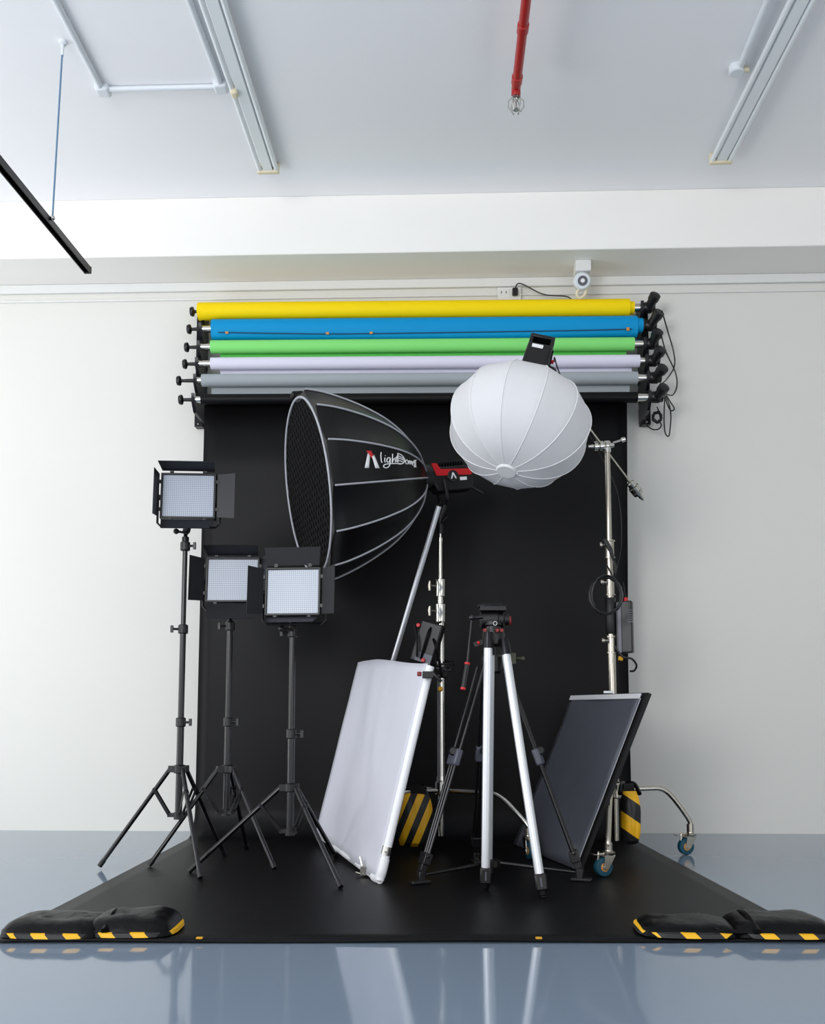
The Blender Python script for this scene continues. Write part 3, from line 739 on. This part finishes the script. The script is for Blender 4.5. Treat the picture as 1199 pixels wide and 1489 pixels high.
# clamp gripping the scrim corner
cg = at(636, 977, 4.55)
t = thing('grip_clamp', 'black clamp with red-tipped lever holding the white scrim corner to the stand', 'clamp', cg)
k = MB(); qa = at(618, 981, 4.06); qb = V((CL.x, CL.y, Lz(978)))
k.tube(smoothpath([qa+V((.0, .02, 0)), lerp(qa, qb, .35)+Z1*.01, lerp(qa, qb, .7), qb+V((0, -.03, 0))], 4), .014, 10)
k.build('arm', M['blkm'], t)
k = MB(); k.box(qb+V((0, -.025, 0)), (.07, .05, .06)); k.build('jaw', M['blk'], t, bevel=.008)
k = MB(); k.box(qa+V((.012, .03, 0)), (.05, .03, .03)); k.tube([qa+V((.03, .02, .01)), qa+V((.07, .02, -.03))], .008, 8); k.build('scrim_grip', M['blk'], t, bevel=.004)
k = MB(); k.box(qa+V((-.026, .03, .004)), (.020, .02, .02)); k.build('lever_tip', M['dred'], t, bevel=.004)
k = MB(); k.ball(at(640, 1002, 4.99), .014); k.build('amber_tag', M['amber'], t)

# ---------------------------------------------------------------- white scrim
TL, TR, BR, BL = V((-.470, 5.26, .998)), V((-.059, 4.14, .953)), V((-.279, 4.091, .024)), V((-.690, 5.21, .066))
nrm = (TR-BR).cross(BL-BR).normalized()
if nrm.x > 0: nrm = -nrm
t = thing('scrim_panel', 'white fabric scrim on a white tube frame standing on one corner', 'scrim', V((BR.x, BR.y, .006)))
gr = []
NU, NV = 26, 22
for j in range(NV+1):
    row = []
    for i in range(NU+1):
        u, v = i/NU, j/NV
        p = (BL*(1-u)+BR*u)*(1-v)+(TL*(1-u)+TR*u)*v
        env = math.sin(PI*min(1, max(0, u)))*math.sin(PI*v)
        wv = .026*noise.noise(V((u*3.2, v*1.6, 1)))*(.25+env)+.016*noise.noise(V((u*7+v*2, v*2, 5)))*(.2+env)
        wv += .012*math.exp(-((v-.045)/.03)**2)*math.sin(u*9)*.6
        p = p+nrm*(.0165+max(-.004, wv*min(1, 6*(1-u))))+(V((0, 0, -.012*math.sin(PI*u))) if j == 0 else V((0, 0, 0)))
        if v > .985: p = p+V((0, 0, .012*math.sin(u*5)))
        row.append(p)
    gr.append(row)
cl_ = MB().sheet(gr).build('scrim_cloth', M['scrim'], t, solid=.003)
u_ = (BL-BR).normalized(); v_ = (TR-BR).normalized()
MB().tube([BR-v_*.0, TR-v_*.02], .0185, 16).build('frame_tube', M['pvc'], t)
MB().tube([BR+u_*.0, BL-u_*.02], .0165, 16).build('frame_tube', M['pvc'], t)
MB().tube([BL, TL-v_*.02], .0165, 16).build('frame_tube', M['pvc'], t)
MB().tube([TR-v_*.03+u_*.02, TL-v_*.03], .0165, 16).build('frame_tube', M['pvc'], t)
jn = MB(); jn.tube(smoothpath([BR+v_*.09, BR+v_*.03, BR+u_*.02+v_*.004, BR+u_*.08], 6), .0215, 16); jn.build('corner_joint', M['pvc'], t)
ck = MB()
q = BR+u_*.17; ck.tube([q+nrm*.012, q+nrm*.03-Z1*.012], .01, 8); ck.box(q+nrm*.025, (.03, .02, .035)); ck.tube([q+nrm*.03+Z1*.02, q+nrm*.035+Z1*.055+u_*.02], .006, 8); ck.tube([q+nrm*.03-Z1*.016, q+nrm*.045-Z1*.02+u_*.05], .006, 8)
q = BR+v_*.125; ck.lathe(q-v_*.018, v_, [(0, .022), (.036, .022)], 14); ck.tube([q-Y1*.02, q-Y1*.045], .006, 8)
ck.build('frame_clip', M['chrome'], t)
nb = MB(); nb.ball(lerp(BL, TL, .42)+u_*.02, .012, 10); nb.build('frame_knob', M['greyp'], t)

# ---------------------------------------------------------------- sandbag on the left roller stand
def hung_bag(c, w, h, th, m, strap_to, label, yaw=0.0):
    t = thing('sandbag', label, 'sandbag', c, 'sandbags')
    ca, sa = math.cos(yaw), math.sin(yaw)
    gr = []
    n = 20
    mb = MB()
    for sgn in (-1, 1):
        gr = []
        for j in range(13):
            v = j/12; row = []
            for i in range(n+1):
                u = i/n*2-1
                ww = w/2*(.62+.38*math.sin(PI*min(1, (1-v)*.95+.1))) if v > .5 else w/2*(1-.16*(1-2*v)**2)
                x = u*ww; z = (v-.5)*h-.03*h*(1-u*u)*(1 if v < .15 else 0)
                e = max(0, 1-abs(u)**3)*max(0, 1-abs(2*v-1)**3.5)
                y = sgn*th/2*(e**.5)+.006*noise.noise(V((u*3, v*3, sgn)))*(e > 0)
                row.append(c+V((x*ca-y*sa, x*sa+y*ca, z)))
            gr.append(row)
        mb.sheet(gr)
    mb.build('bag_pouch', M[m], t)
    s = MB()
    for dx in (-.03, .03):
        s.tube(smoothpath([c+V((dx*1.6, 0, h*.45)), lerp(c+V((dx, 0, h*.5)), strap_to, .5)+V((dx*.5, -.02, .02)), strap_to+V((0, 0, .0))], 5), .011, 8)
    s.box(lerp(c+V((0, 0, h*.5)), strap_to, .3), (w*.55, th*.5, .05))
    s.build('strap', M['nylon'], t)
    return t
sbc = at(603, 1190, 4.93)
hung_bag(sbc, .185, .27, .12, 'chev', V((CL.x-.10, CL.y-.075, .335)), 'black and yellow chevron sandbag hanging on the left roller stand behind scrim', .1)

# ---------------------------------------------------------------- right roller stand
CR = at(893, 1150, 4.92); CR.z = 0
f1 = flo(877, 1277); f2 = flo(997, 1243)
f3 = V((CR.x-.20, CR.y+.28, 0))
tR = roller_stand(CR, [(V((f1.x, f1.y, .008)), math.radians(200), .33), (V((f2.x, f2.y, .001)), math.radians(195), .335), (V((f3.x, f3.y, .008)), math.radians(140), .33)], 2, 'tall chrome roller stand on the right holding the lantern arm', 'nickel')
def Rz(py): return at(889, py, 4.92).z
MB().tube([(CR.x, CR.y, .38), (CR.x, CR.y, Rz(930))], .021, 18).build('column_section', M['nickel'], tR)
MB().tube([(CR.x, CR.y, Rz(930)), (CR.x, CR.y, Rz(800))], .0175, 18).build('column_section', M['nickel'], tR)
MB().tube([(CR.x, CR.y, Rz(800)), (CR.x, CR.y, Rz(652))], .0155, 18).build('column_section', M['nickel'], tR)
for ya, yb, r in ((812, 786, .031), (866, 840, .027), (950, 925, .028)):
    q = MB(); z0, z1 = Rz(ya), Rz(yb); q.lathe((CR.x, CR.y, z0), (0, 0, 1), [(0, r), (.006, r), (.008, r*.8), (z1-z0-.008, r*.8), (z1-z0-.006, r), (z1-z0, r)], 20)
    co_ = q.build('locking_collar', M['nickel'], tR)
    k = MB(); zz = (z0+z1)/2+.02; k.tube([(CR.x-.015, CR.y-.015, zz), (CR.x-.04, CR.y-.02, zz)], .006, 8); k.lathe((CR.x-.04, CR.y-.02, zz), (-1, -.2, 0), [(0, .012), (.004, .016), (.016, .014)], 12); k.build('clamp_knob', M['nickel'], co_)
# grip head and arm
gh = V((CR.x, CR.y-.0, Rz(650)))
a0 = at(790, 536, 4.68); a1 = at(935, 727, 5.06)
t = thing('boom_pole', 'chrome boom pole with knuckle on top of the right roller stand', 'boom pole', gh)
aa = (a1-a0).normalized()
rp = a0+aa*((gh-a0).dot(aa))
MB().tube([a0, a1-aa*.11], .0075, 12).build('rod', M['nickel'], t)
k = MB(); k.lathe(gh-Z1*.03, (0, 0, 1), [(0, .02), (.05, .022), (.06, .018)], 16)
k.lathe(gh+V((.035, 0, .01)), (-1, -.15, -.1), [(0, .012), (.03, .014), (.032, .02), (.046, .02), (.048, .012), (.06, .012), (.062, .027), (.08, .027), (.082, .018), (.09, .018), (.092, .027), (.11, .027), (.112, .012), (.14, .008)], 18)
k.build('grip_head', M['chrome'], t)
k = MB(); k.tube([gh+V((.03, -.01, .02)), gh+V((.075, -.02, .032))], .006, 8); k.lathe(gh+V((.07, -.02, .03)), (1, -.1, .25), [(0, .010), (.004, .014), (.024, .012)], 12)
k.tube([gh+V((-.12, -.02, -.01)), gh+V((-.155, -.03, -.02))], .006, 8); k.build('t_handle', M['chrome'], t)
k = MB(); b0 = a1-aa*.13; k.lathe(b0, aa, [(0, .012), (.006, .022), (.03, .022), (.032, .016), (.036, .03), (.06, .03), (.062, .02), (.068, .03), (.085, .028), (.088, .014), (.11, .012), (.13, .006)], 18)
k.tube([b0+aa*.02, b0+aa*.02+V((-.03, -.02, .03))], .007, 8)
k.build('end_knuckle', M['chrome'], t)

# ---------------------------------------------------------------- lantern
lcn = at(755, 616, 4.42); Re = .343; Pz = .282
ex = V((.28*.907*.96, 0, 0)).x
LAX = (RGT*(.265)+UPV*.868+FWD*.42).normalized()     # towards the lamp head
lu = LAX.cross(FWD).normalized(); lw2 = LAX.cross(lu).normalized()
t = thing('lantern_softbox', 'round white fabric lantern softbox hanging tilted on the grip arm', 'lantern', lcn-LAX*Pz)
NG = 12; LP = []
for j in range(25):
    th = math.radians(-84)+math.radians(84+56)*j/24
    LP.append((math.sin(th)*Pz if th < 0 else math.sin(th)*Pz*.84, Re*abs(math.cos(th))**.86))
def lpt(h, r, ph): return lcn+LAX*h+(lu*math.cos(ph)+lw2*math.sin(ph))*r
gr = []; PHL = math.radians(7)
for h, r in LP:
    row = []
    for k in range(NG):
        for q in range(6):
            f = q/6; p = lerp(lpt(h, r, PHL+2*PI*k/NG), lpt(h, r, PHL+2*PI*(k+1)/NG), f)
            row.append(p)
    row.append(lpt(h, r, PHL)); gr.append(row)
MB().sheet(gr).build('lantern_skin', M['lant'], t)
for k in range(NG):
    MB().tube([lpt(h, r+.0015, PHL+2*PI*k/NG) for h, r in LP], .0022, 6).build('rib_seam', M['seam'], t)
MB().lathe(lcn-LAX*(Pz-.004), -LAX, [(0, .052), (.004, .05), (.012, .044)], 28).build('end_cap', M['seam'], t)
tb = MB(); tb.tube([lcn-LAX*(Pz-.004)+RGT*.040, lcn-LAX*(Pz+.006)+RGT*.053-UPV*.01], .007, 8); tb.build('pull_tab', M['pvc'], t)
hh, hr = LP[-1]
MB().tube([lpt(hh, hr, 2*PI*k/36) for k in range(36)], .006, 8, closed=True).build('neck_ring', M['blk'], t)
MB().lathe(lcn+LAX*(hh-.01), LAX, [(0, hr*.97), (.008, hr*.97), (.02, .075), (.10, .06)], 30).build('speed_ring', M['blk'], t)
# lamp head on the lantern
hb2 = lcn+LAX*(hh+.075); 
s2 = (RGT-LAX*RGT.dot(LAX)).normalized(); f2_ = LAX.cross(s2).normalized()
if f2_.dot(FWD) > 0: f2_ = -f2_
t = thing('studio_light', 'black studio light plugged into the top of the white lantern', 'studio light', hb2)
AX2 = (s2, f2_, LAX)
b = MB(); b.prism([hb2-s2*.07-f2_*.06, hb2+s2*.07-f2_*.06, hb2+s2*.062+LAX*.19-f2_*.06, hb2-s2*.062+LAX*.19-f2_*.06], f2_*.12); b.build('lamp_body', M['blk'], t, bevel=.008)
b = MB(); b.box(hb2+LAX*.10+f2_*.062, (.10, .006, .13), AX2); b.build('control_plate', M['foam'], t, bevel=.002)
b = MB(); b.box(hb2+LAX*.163+f2_*.064-s2*.012, (.055, .003, .022), AX2); b.build('label_sticker', M['label'], t)
b = MB()
for q in (-1, 1): b.box(hb2+LAX*.215+s2*.053*q, (.018, .09, .06), AX2)
b.box(hb2+LAX*.25, (.124, .09, .02), AX2); b.build('carry_handle', M['blk'], t, bevel=.005)
b = MB()
for k in range(7): b.box(hb2+LAX*(.05+.02*k)+s2*.066, (.008, .09, .008), AX2)
b.build('cooling_fins', M['blkm'], t)
b = MB(); b.tube(smoothpath([hb2+LAX*.10+s2*.066, hb2+LAX*.08+s2*.1, hb2+LAX*.0+s2*.1+FWD*.05, a0+FWD*.0], 5), .012, 8); b.tube([hb2+LAX*.01+s2*.055, a0+aa*.1], .016, 8); b.build('yoke', M['blk'], t)
MB().lathe(hb2+LAX*.14+s2*.07, s2, [(0, .009), (.012, .011)], 10).build('red_button', M['red'], t)
lc_ = smoothpath([hb2+LAX*.14+s2*.085, at(806, 520, 4.55), at(812, 540, 4.6), at(830, 580, 4.85), at(868, 655, 5.02), at(887, 690, 5.02), at(900, 730, 5.0), at(903, 790, 4.97), at(893, 840, 4.88)], 6)
tag(MB().tube(lc_, .0034, 7).build('power_cable', M['blk'], origin=lc_[0]), 'black cable running from the lantern light down right roller stand', 'cable')
# controller box + coiled cable on the right stand
pb = at(905, 912, 4.92)
t = thing('power_box', 'slim black power supply hanging on right roller stand above the dark panel', 'power supply', pb-Z1*.14)
AXp = (V((1, -.35, .02)).normalized(), V((.35, 1, 0)).normalized(), Z1)
MB().box(pb+V((.01, 0, 0)), (.085, .06, .27), AXp).build('case', M['blk'], t, bevel=.006)
MB().box(pb+V((-.02, -.025, -.01)), (.02, .01, .25), AXp).build('front_rail', M['greyp'], t, bevel=.002)
lb = MB()
for k in range(6): lb.box(pb+V((.03, -.042, .085-.012*k)), (.03, .003, .004), AXp)
lb.build('vent_slots', M['greyp'], t)
MB().lathe(pb+V((.02, 0, .135)), Z1, [(0, .012), (.02, .010)], 12).build('red_connector', M['red'], t)
MB().tube([pb+V((.02, 0, .155)), pb+V((.012, .02, .24))], .003, 6).build('antenna', M['blk'], t)
MB().lathe((CR.x, CR.y, Rz(922)), Z1, [(0, .024), (.004, .027), (.185, .027), (.19, .024)], 18).build('mounting_sleeve', M['blk'], t)
cq = at(880, 866, 4.72); cbp = []
for k in range(96):
    an = k*.42; cbp.append(cq+V((math.cos(an)*(.078+.006*math.sin(k*.13)), .012*math.sin(k*.31)-.012, math.sin(an)*(.095+.006*math.cos(k*.2)))))
tag(MB().tube([V((CR.x-.02, CR.y-.05, Rz(825)))]+cbp, .0045, 6).build('power_cable', M['blk'], origin=cq), 'coiled black cable loop hanging on right roller stand', 'cable')
cable([(893, 940, 4.76), (905, 955, 4.74), (918, 958, 4.76), (925, 967, 4.8), (922, 975, 4.85), (916, 976, 4.88)], 'short black cable curling below the power supply on right stand', name='power_cable', r=.0055)
tag(MB().tube([at(899, 957, 4.77), at(905, 958, 4.77)], .011, 8).build('cable_tag', M['amber'], origin=at(899, 957, 4.77)), 'small yellow tag on right stand below the power supply', 'tag')
t = thing('spring_clamp', 'black spring clamp with wide jaws gripping right stand collar', 'clamp', V((CR.x, CR.y, Rz(800))))
k = MB(); q = V((CR.x-.012, CR.y-.035, Rz(800)))
k.prism([q+V((-.03, 0, .05)), q+V((-.01, 0, .055)), q+V((.02, 0, .0)), q+V((.03, 0, -.06)), q+V((.02, 0, -.06)), q+V((-.0, 0, -.01))], (0, -.022, 0)); k.build('jaw', M['blk'], t, bevel=.004)
k = MB(); k.tube(smoothpath([q+V((.02, -.01, -.05)), q+V((.035, -.012, -.09)), q+V((.03, -.012, -.13))], 4), .006, 7); k.build('tail', M['blk'], t)
sb2 = at(916, 1188, 4.72)
hung_bag(sb2, .095, .25, .10, 'chev2', V((CR.x+.06, CR.y+.03, .36)), 'black and yellow striped sandbag hanging on the right roller stand', .25)

# ---------------------------------------------------------------- dark acetate panel
TL, TR, BR, BL = V((.713, 5.286, .811)), V((.941, 4.517, .813)), V((.603, 4.454, .010)), V((.375, 5.224, .012))
nrm = (TR-BR).cross(BL-BR).normalized()
if nrm.x > 0: nrm = -nrm
t = thing('flag_panel', 'dark glossy rectangular panel leaning against the right roller stand', 'panel', V((BR.x, BR.y, .006)))
u_ = (BL-BR).normalized(); v_ = (TR-BR).normalized()
bd = MB(); P_ = [BR-u_*.012+v_*.0, BL+u_*.0+v_*.0, TL+v_*.012, TR-u_*.034+v_*.012]
bd.prism([p-nrm*.004 for p in P_], -nrm*.018); bd.build('foam_board', M['foam'], t)
gr = []
for j in range(21):
    row = []
    for i in range(19):
        u, v = i/18, j/20; p = (BL*(1-u)+BR*u)*(1-v)+(TL*(1-u)+TR*u)*v
        wv = .004*noise.noise(V((u*3, v*4, 9)))+.006*math.exp(-((v-.93)/.05)**2)*math.sin(u*7+1)
        row.append(p+nrm*(.006+wv))
    gr.append(row)
MB().sheet(gr).build('acetate_sheet', M['acet'], t, solid=.002, label='smoky grey acetate sheet')
st = MB(); st.prism([TL+nrm*.012, TR+nrm*.012, TR-v_*.026+nrm*.012, TL-v_*.026+nrm*.012], nrm*.004); st.build('top_strip', M['pvc'], t, label='white strip along the top edge')
ed = MB(); ed.tube([BR+nrm*.007, TR+nrm*.007-v_*.02], .0022, 6); ed.build('edge_binding', M['piping'], t)
cpk = MB(); cpk.box(lerp(TL, TR, .52)+v_*.02, (.05, .02, .014)); cpk.build('top_clip', M['silver'], t, bevel=.003)

# ---------------------------------------------------------------- black twin-tube tripod
CT = V((.215, 4.276, 0)); AP = .955
BF = [flo(612, 1288), flo(843, 1284), flo(692, 1257)]
t = thing('video_tripod', 'black twin-tube tripod with floor spreader standing behind the silver tripod', 'tripod')if False else thing('video_tripod', 'black twin-tube tripod with floor spreader standing behind the silver tripod', 'tripod', (CT.x, CT.y, .006), 'video tripods')
bw = MB(); bw.lathe((CT.x, CT.y, AP-.05), Z1, [(0, .03), (.01, .045), (.05, .05), (.075, .05), (.085, .042)], 22); bw.build('bowl', M['blk'], t)
for f in BF:
    d = V((f.x-CT.x, f.y-CT.y, 0)).normalized(); sw = V((-d.y, d.x, 0))
    p0 = V((CT.x, CT.y, AP-.02))+d*.06; p1 = V((f.x, f.y, .05))
    pm = lerp(p0, p1, .45); pe = lerp(p0, p1, .93); ax = (p1-p0).normalized()
    lg = MB()
    for s in (-1, 1): lg.tube([p0+sw*.028*s, pm+sw*.024*s], .0075, 10)
    o = lg.build('leg', M['stand'], t)
    lo = MB()
    for s in (-1, 0, 1): lo.tube([pm+sw*.022*s*1.0-ax*.03, pe+sw*.018*s], .0075 if s else .009, 10)
    lo.build('lower_tubes', M['stand'], o)
    br = MB(); br.box(pm, (.072, .032, .075), (sw, ax.cross(sw), ax)); br.build('mid_clamp', M['greyp'], o, bevel=.008)
    k = MB(); k.lathe(pm-ax*.02+ax.cross(sw)*(-.016 if ax.cross(sw).y > 0 else .016), (0, -1, .2), [(0, .018), (.012, .02), (.018, .014)], 14); k.build('clamp_lever', M['blk'], o)
    fb = MB(); fb.box(pe, (.052, .036, .05), (sw, ax.cross(sw), ax)); fb.box(pe+ax*.03+Z1*.0, (.03, .03, .05), (sw, ax.cross(sw), ax))
    fb.tube([pe+sw*.03+Z1*.01, pe-sw*.04+Z1*.02], .009, 8)
    fb.build('foot_joint', M['blk'], o, bevel=.005)
    ft = MB(); ft.prism([V((f.x, f.y, .009))+d*.05+sw*.02, V((f.x, f.y, .009))+d*.05-sw*.02, V((f.x, f.y, .009))-d*.04-sw*.02, V((f.x, f.y, .009))-d*.04+sw*.02], (0, 0, .014)); ft.box(V((f.x, f.y, .04)), (.03, .03, .045), (sw, d, Z1))
    ft.build('rubber_foot', M['blk'], o, bevel=.004)
    sp = MB(); cs = V((CT.x-.005, CT.y, .07)); q1 = V((f.x, f.y, .045))-d*.02
    sp.tube([cs+d*.02, lerp(cs, q1, .55)], .009, 8); sp.tube([lerp(cs, q1, .5), q1], .007, 8); sp.build('spreader_arm', M['blk'], t)
hc = MB(); hc.lathe((CT.x-.005, CT.y, .05), Z1, [(0, .03), (.004, .036), (.03, .036), (.034, .028)], 18); hc.build('spreader_hub', M['blk'], t)
k = MB(); q = at(743, 958, 4.22); k.box(q, (.04, .05, .05)); k.tube([q+V((.02, 0, 0)), q+V((.05, -.01, 0))], .008, 8); k.ball(q+V((.05, -.01, .0)), .011, 10); k.build('leg_lock', M['olive'], t, bevel=.006)

# ---------------------------------------------------------------- silver tripod with fluid head
hc0 = at(717, 930, 4.02)
t = thing('video_tripod', 'silver-legged tripod with black fluid head standing in front', 'tripod', (hc0.x, hc0.y, .006), 'video tripods')
sp = MB(); sp.lathe(hc0-Z1*.03, Z1, [(0, .03), (.01, .045), (.05, .05), (.07, .046)], 22); sp.build('shoulder', M['blk'], t)
LEG = [(at(709.5, 938, 3.96), flo(705.5, 1297)), (at(735, 948, 3.97), flo(789, 1308)), (hc0+V((-.01, .06, -.05)), V((.186, 4.22, 0)))]
for i, (p0, f) in enumerate(LEG):
    p1 = V((f.x, f.y, .012)); ax = (p1-p0).normalized(); n_ = ax.cross(X1).normalized(); s_ = n_.cross(ax).normalized()
    pe = p1-ax*.085
    o = MB().tube([p0+ax*.0, pe], .0185, 20).build('leg', M['silver'], t)
    cu = MB(); cu.tube([p0-ax*.055, p0-ax*.02, p0+ax*.012], [.018, .0225, .0225], 16); cu.build('leg_shoulder', M['blkm'], o)
    lw_ = MB(); lw_.box(pe+ax*.03, (.046, .046, .065), (s_, n_, ax)); lw_.build('leg_lock', M['blk'], o, bevel=.006)
    tp_ = MB(); tp_.lathe(pe+ax*.06, ax, [(0, .019), (.02, .017), (.024, .013), (.027, .013)], 14); tp_.build('foot', M['blkm'], o)
    tk = MB(); tk.box(pe+ax*.03-n_*(.0235 if n_.y > 0 else -.0235), (.006, .002, .035), (s_, n_, ax)); tk.build('print_mark', M['greyp'], o)
for px, py in ((704.5, 917), (722.5, 917), (729, 917)):
    MB().lathe(at(px, py, 3.97), (0, -1, 0), [(0, .008), (.014, .009), (.02, .007)], 12).build('red_lock', M['dred'], t)
hd = MB(); hq = at(716, 901, 4.02)
hd.lathe(hq-Z1*.06, Z1, [(0, .035), (.03, .035), (.035, .045), (.05, .045)], 20)
hd.lathe(hq+V((-.055, 0, 0)), X1, [(0, .03), (.006, .038), (.03, .04), (.075, .04), (.08, .034), (.1, .034), (.105, .026), (.125, .024)], 22)
hd.box(hq+Z1*.045, (.11, .09, .018)); hd.build('fluid_head', M['blk'], t)
pl = MB(); pl.box(hq+Z1*.058+V((.0, 0, 0)), (.125, .075, .012)); pl.box(hq+Z1*.066, (.085, .05, .006)); pl.tube([hq+V((-.055, -.04, .055)), hq+V((.055, -.04, .055))], .006, 8); pl.build('camera_plate', M['blkm'], t, bevel=.002)
MB().lathe(hq+V((.066, -.0, -.004)), X1, [(0, .018), (.004, .021), (.012, .018)], 16).build('drag_knob', M['dred'], t)
em = MB()
for k in range(8):
    an = k*PI/4; em.tube([hq+V((.008+.008*math.cos(an), -.0455, -.02+.009*math.sin(an))), hq+V((.008+.008*math.cos(an+.8), -.0455, -.02+.009*math.sin(an+.8)))], .0012, 5)
em.build('head_emblem', M['label'], t)
ph = MB(); h0 = at(700, 897, 3.98); h1 = at(686, 898, 3.97); h2 = at(679, 965, 3.94)
ph.tube([hq+V((-.05, 0, .01)), h0, h1], .009, 10); ph.ball(h1, .014, 12); ph.tube([h1, h2], .0055, 10)
hn = ph.build('pan_handle', M['stand'], t)
g0 = h2; g1 = at(673, 1001, 3.92)
MB().tube([g0, g1], .0095, 12).build('handle_grip', M['blk'], hn)
MB().tube([lerp(g0, g1, -.04), lerp(g0, g1, .04)], .0115, 12).build('grip_ring', M['red'], hn)
MB().tube([lerp(g0, g1, .97), lerp(g0, g1, 1.05)], .0105, 12).build('grip_ring', M['red'], hn)
bl = MB(); q = at(697, 935, 3.98); bl.box(q, (.05, .03, .02), (V((.9, 0, .3)).normalized(), Y1, V((-.3, 0, .9)).normalized())); bl.tube([q, hc0], .009, 8); bl.build('side_bracket', M['blk'], t)
MB().ball(q+V((-.005, -.018, .0)), .007, 10).build('bracket_button', M['red'], t)

# ---------------------------------------------------------------- saddle sandbags on the floor
def saddle(halves, name_label, m, dirx=1):
    c = V(halves[0][0])*.5+V(halves[1][0])*.5
    t = thing('saddle_sandbag', name_label, 'sandbag', V((c.x, c.y, .01)), 'saddle sandbags on the front corners of the black paper')
    for (hcen, w, dp, ht, yw) in halves:
        n1, n2 = 22, 16; gr = []; ca, sa = math.cos(yw), math.sin(yw)
        def P(u, v, top, w=w, dp=dp, ht=ht, hcen=hcen):
            su = math.copysign(abs(u)**.9, u); 
            x = su*w/2*(1-.10*(abs(v)**4)); y = v*dp/2*(1-.12*abs(u)**4)
            e = (max(0, 1-abs(u)**4.5))**.5*(max(0, 1-abs(v)**4.0))**.5
            z = .016+(ht-.016)*e*(.92+.10*noise.noise(V((u*2.0+hcen.x*5, v*1.6, 2))))+.004*noise.noise(V((u*8, v*7+hcen.x, 4)))*e if top else .016-.0+(-.012)*min(1, e*4)*1.0
            return hcen+V((x*ca-y*sa, x*sa+y*ca, z))
        for top in (True, False):
            MBg = [[P(i/n1*2-1, j/n2*2-1, top) for i in range(n1+1)] for j in range(n2+1)]
            gr.append(MBg)
        mb = MB(); mb.sheet(gr[0]); mb.sheet([r[::-1] for r in gr[1]])
        o = mb.build('bag_pouch', M['nylon'], t)
        # striped edge band running round the pouch
        loop = []
        for k in range(64):
            an = 2*PI*k/64; u = math.copysign(abs(math.cos(an))**.45, math.cos(an)); v = math.copysign(abs(math.sin(an))**.45, math.sin(an))
            p = P(max(-1, min(1, u)), max(-1, min(1, v)), False); out = V((p.x-hcen.x, p.y-hcen.y, 0)).normalized()
            loop.append((p, out))
        bg = [[V((p.x, p.y, .006+.009))+o_*(.006) for p, o_ in loop+loop[:1]], [V((p.x, p.y, .028))+o_*(.004) for p, o_ in loop+loop[:1]], [V((p.x, p.y, .032))-o_*(.012) for p, o_ in loop+loop[:1]]]
        bm_ = MB(); bm_.sheet(bg); bm_.build('edge_band', M[m], o, label='black and yellow striped edge band')
    a, b = halves[0], halves[1]
    st = MB(); u = (V(b[0])-V(a[0])); u.z = 0; u.normalize(); n_ = V((-u.y, u.x, 0))
    mid = lerp(a[0], b[0], .5)
    row = []
    for k in range(9):
        s = k/8*2-1; zz = .03+.016*abs(s)**2
        row.append((mid+u*s*.085, zz))
    g_ = [[V((p.x, p.y, z))+n_*w_*.11 for p, z in row] for w_ in (-1, -.5, 0, .5, 1)]
    st.sheet(g_); st.build('saddle_strap', M['nylon'], t, solid=.008)
    lp = MB(); q = mid+u*.05
    lp.tube(smoothpath([q+n_*-.12+Z1*.035, q+n_*-.04+Z1*.062, q+n_*.04+Z1*.064, q+n_*.11+Z1*.035], 5), .012, 8); lp.build('carry_strap', M['nylon'], t)
    return t
yL = flo(70, 1374).y
saddle([(V((flo(63, 1373).x, yL+.14, 0)), .34, .25, .070, 0), (V((flo(183, 1371).x-.01, yL+.165, 0)), .29, .25, .080, .04)], 'black saddle sandbag with yellow-striped edge on left front corner of the paper', 'stripeL')
yR = flo(1100, 1374).y
saddle([(V((flo(1010, 1372).x, yR+.135, 0)), .32, .24, .058, -.05), (V((flo(1138, 1372).x+.02, yR+.14, 0)), .34, .25, .072, 0)], 'black saddle sandbag with yellow-striped edge on right front corner of the paper', 'stripeR')

# ---------------------------------------------------------------- light
w = bpy.data.worlds.new('daylight'); sc.world = w; w.use_nodes = True
bg = w.node_tree.nodes['Background']; bg.inputs['Color'].default_value = (.97, .985, 1.0, 1); bg.inputs['Strength'].default_value = 1.22
def area(name, loc, target, sx, sy, power, col):
    l = bpy.data.lights.new(name, 'AREA'); l.shape = 'RECTANGLE'; l.size = sx; l.size_y = sy; l.energy = power; l.color = col
    o = bpy.data.objects.new(name, l); COL.objects.link(o); o.location = loc
    o.rotation_euler = (V(target)-V(loc)).to_track_quat('-Z', 'Z').to_euler()
    return o
area('window_light', (-4.7, 3.4, 0.75), (-0.6, 4.2, 3.9), 3.4, 1.5, 62, (.96, .98, 1.0))
area('rear_window_light', (-3.2, -2.8, 2.5), (0.2, 5, 2.0), 2.6, 2.0, 195, (.96, .98, 1.0))
area('ceiling_fill_light', (3.2, 0.2, 0.7), (0.2, 4.3, 3.85), 2.4, 1.4, 26, (.98, .985, 1.0))  # added fill aimed up to brighten the ceiling and right wall, not a known window


sc.view_settings.view_transform = 'Standard'
sc.view_settings.look = 'None'
sc.view_settings.exposure = 0.0
sc.view_settings.gamma = 1.0
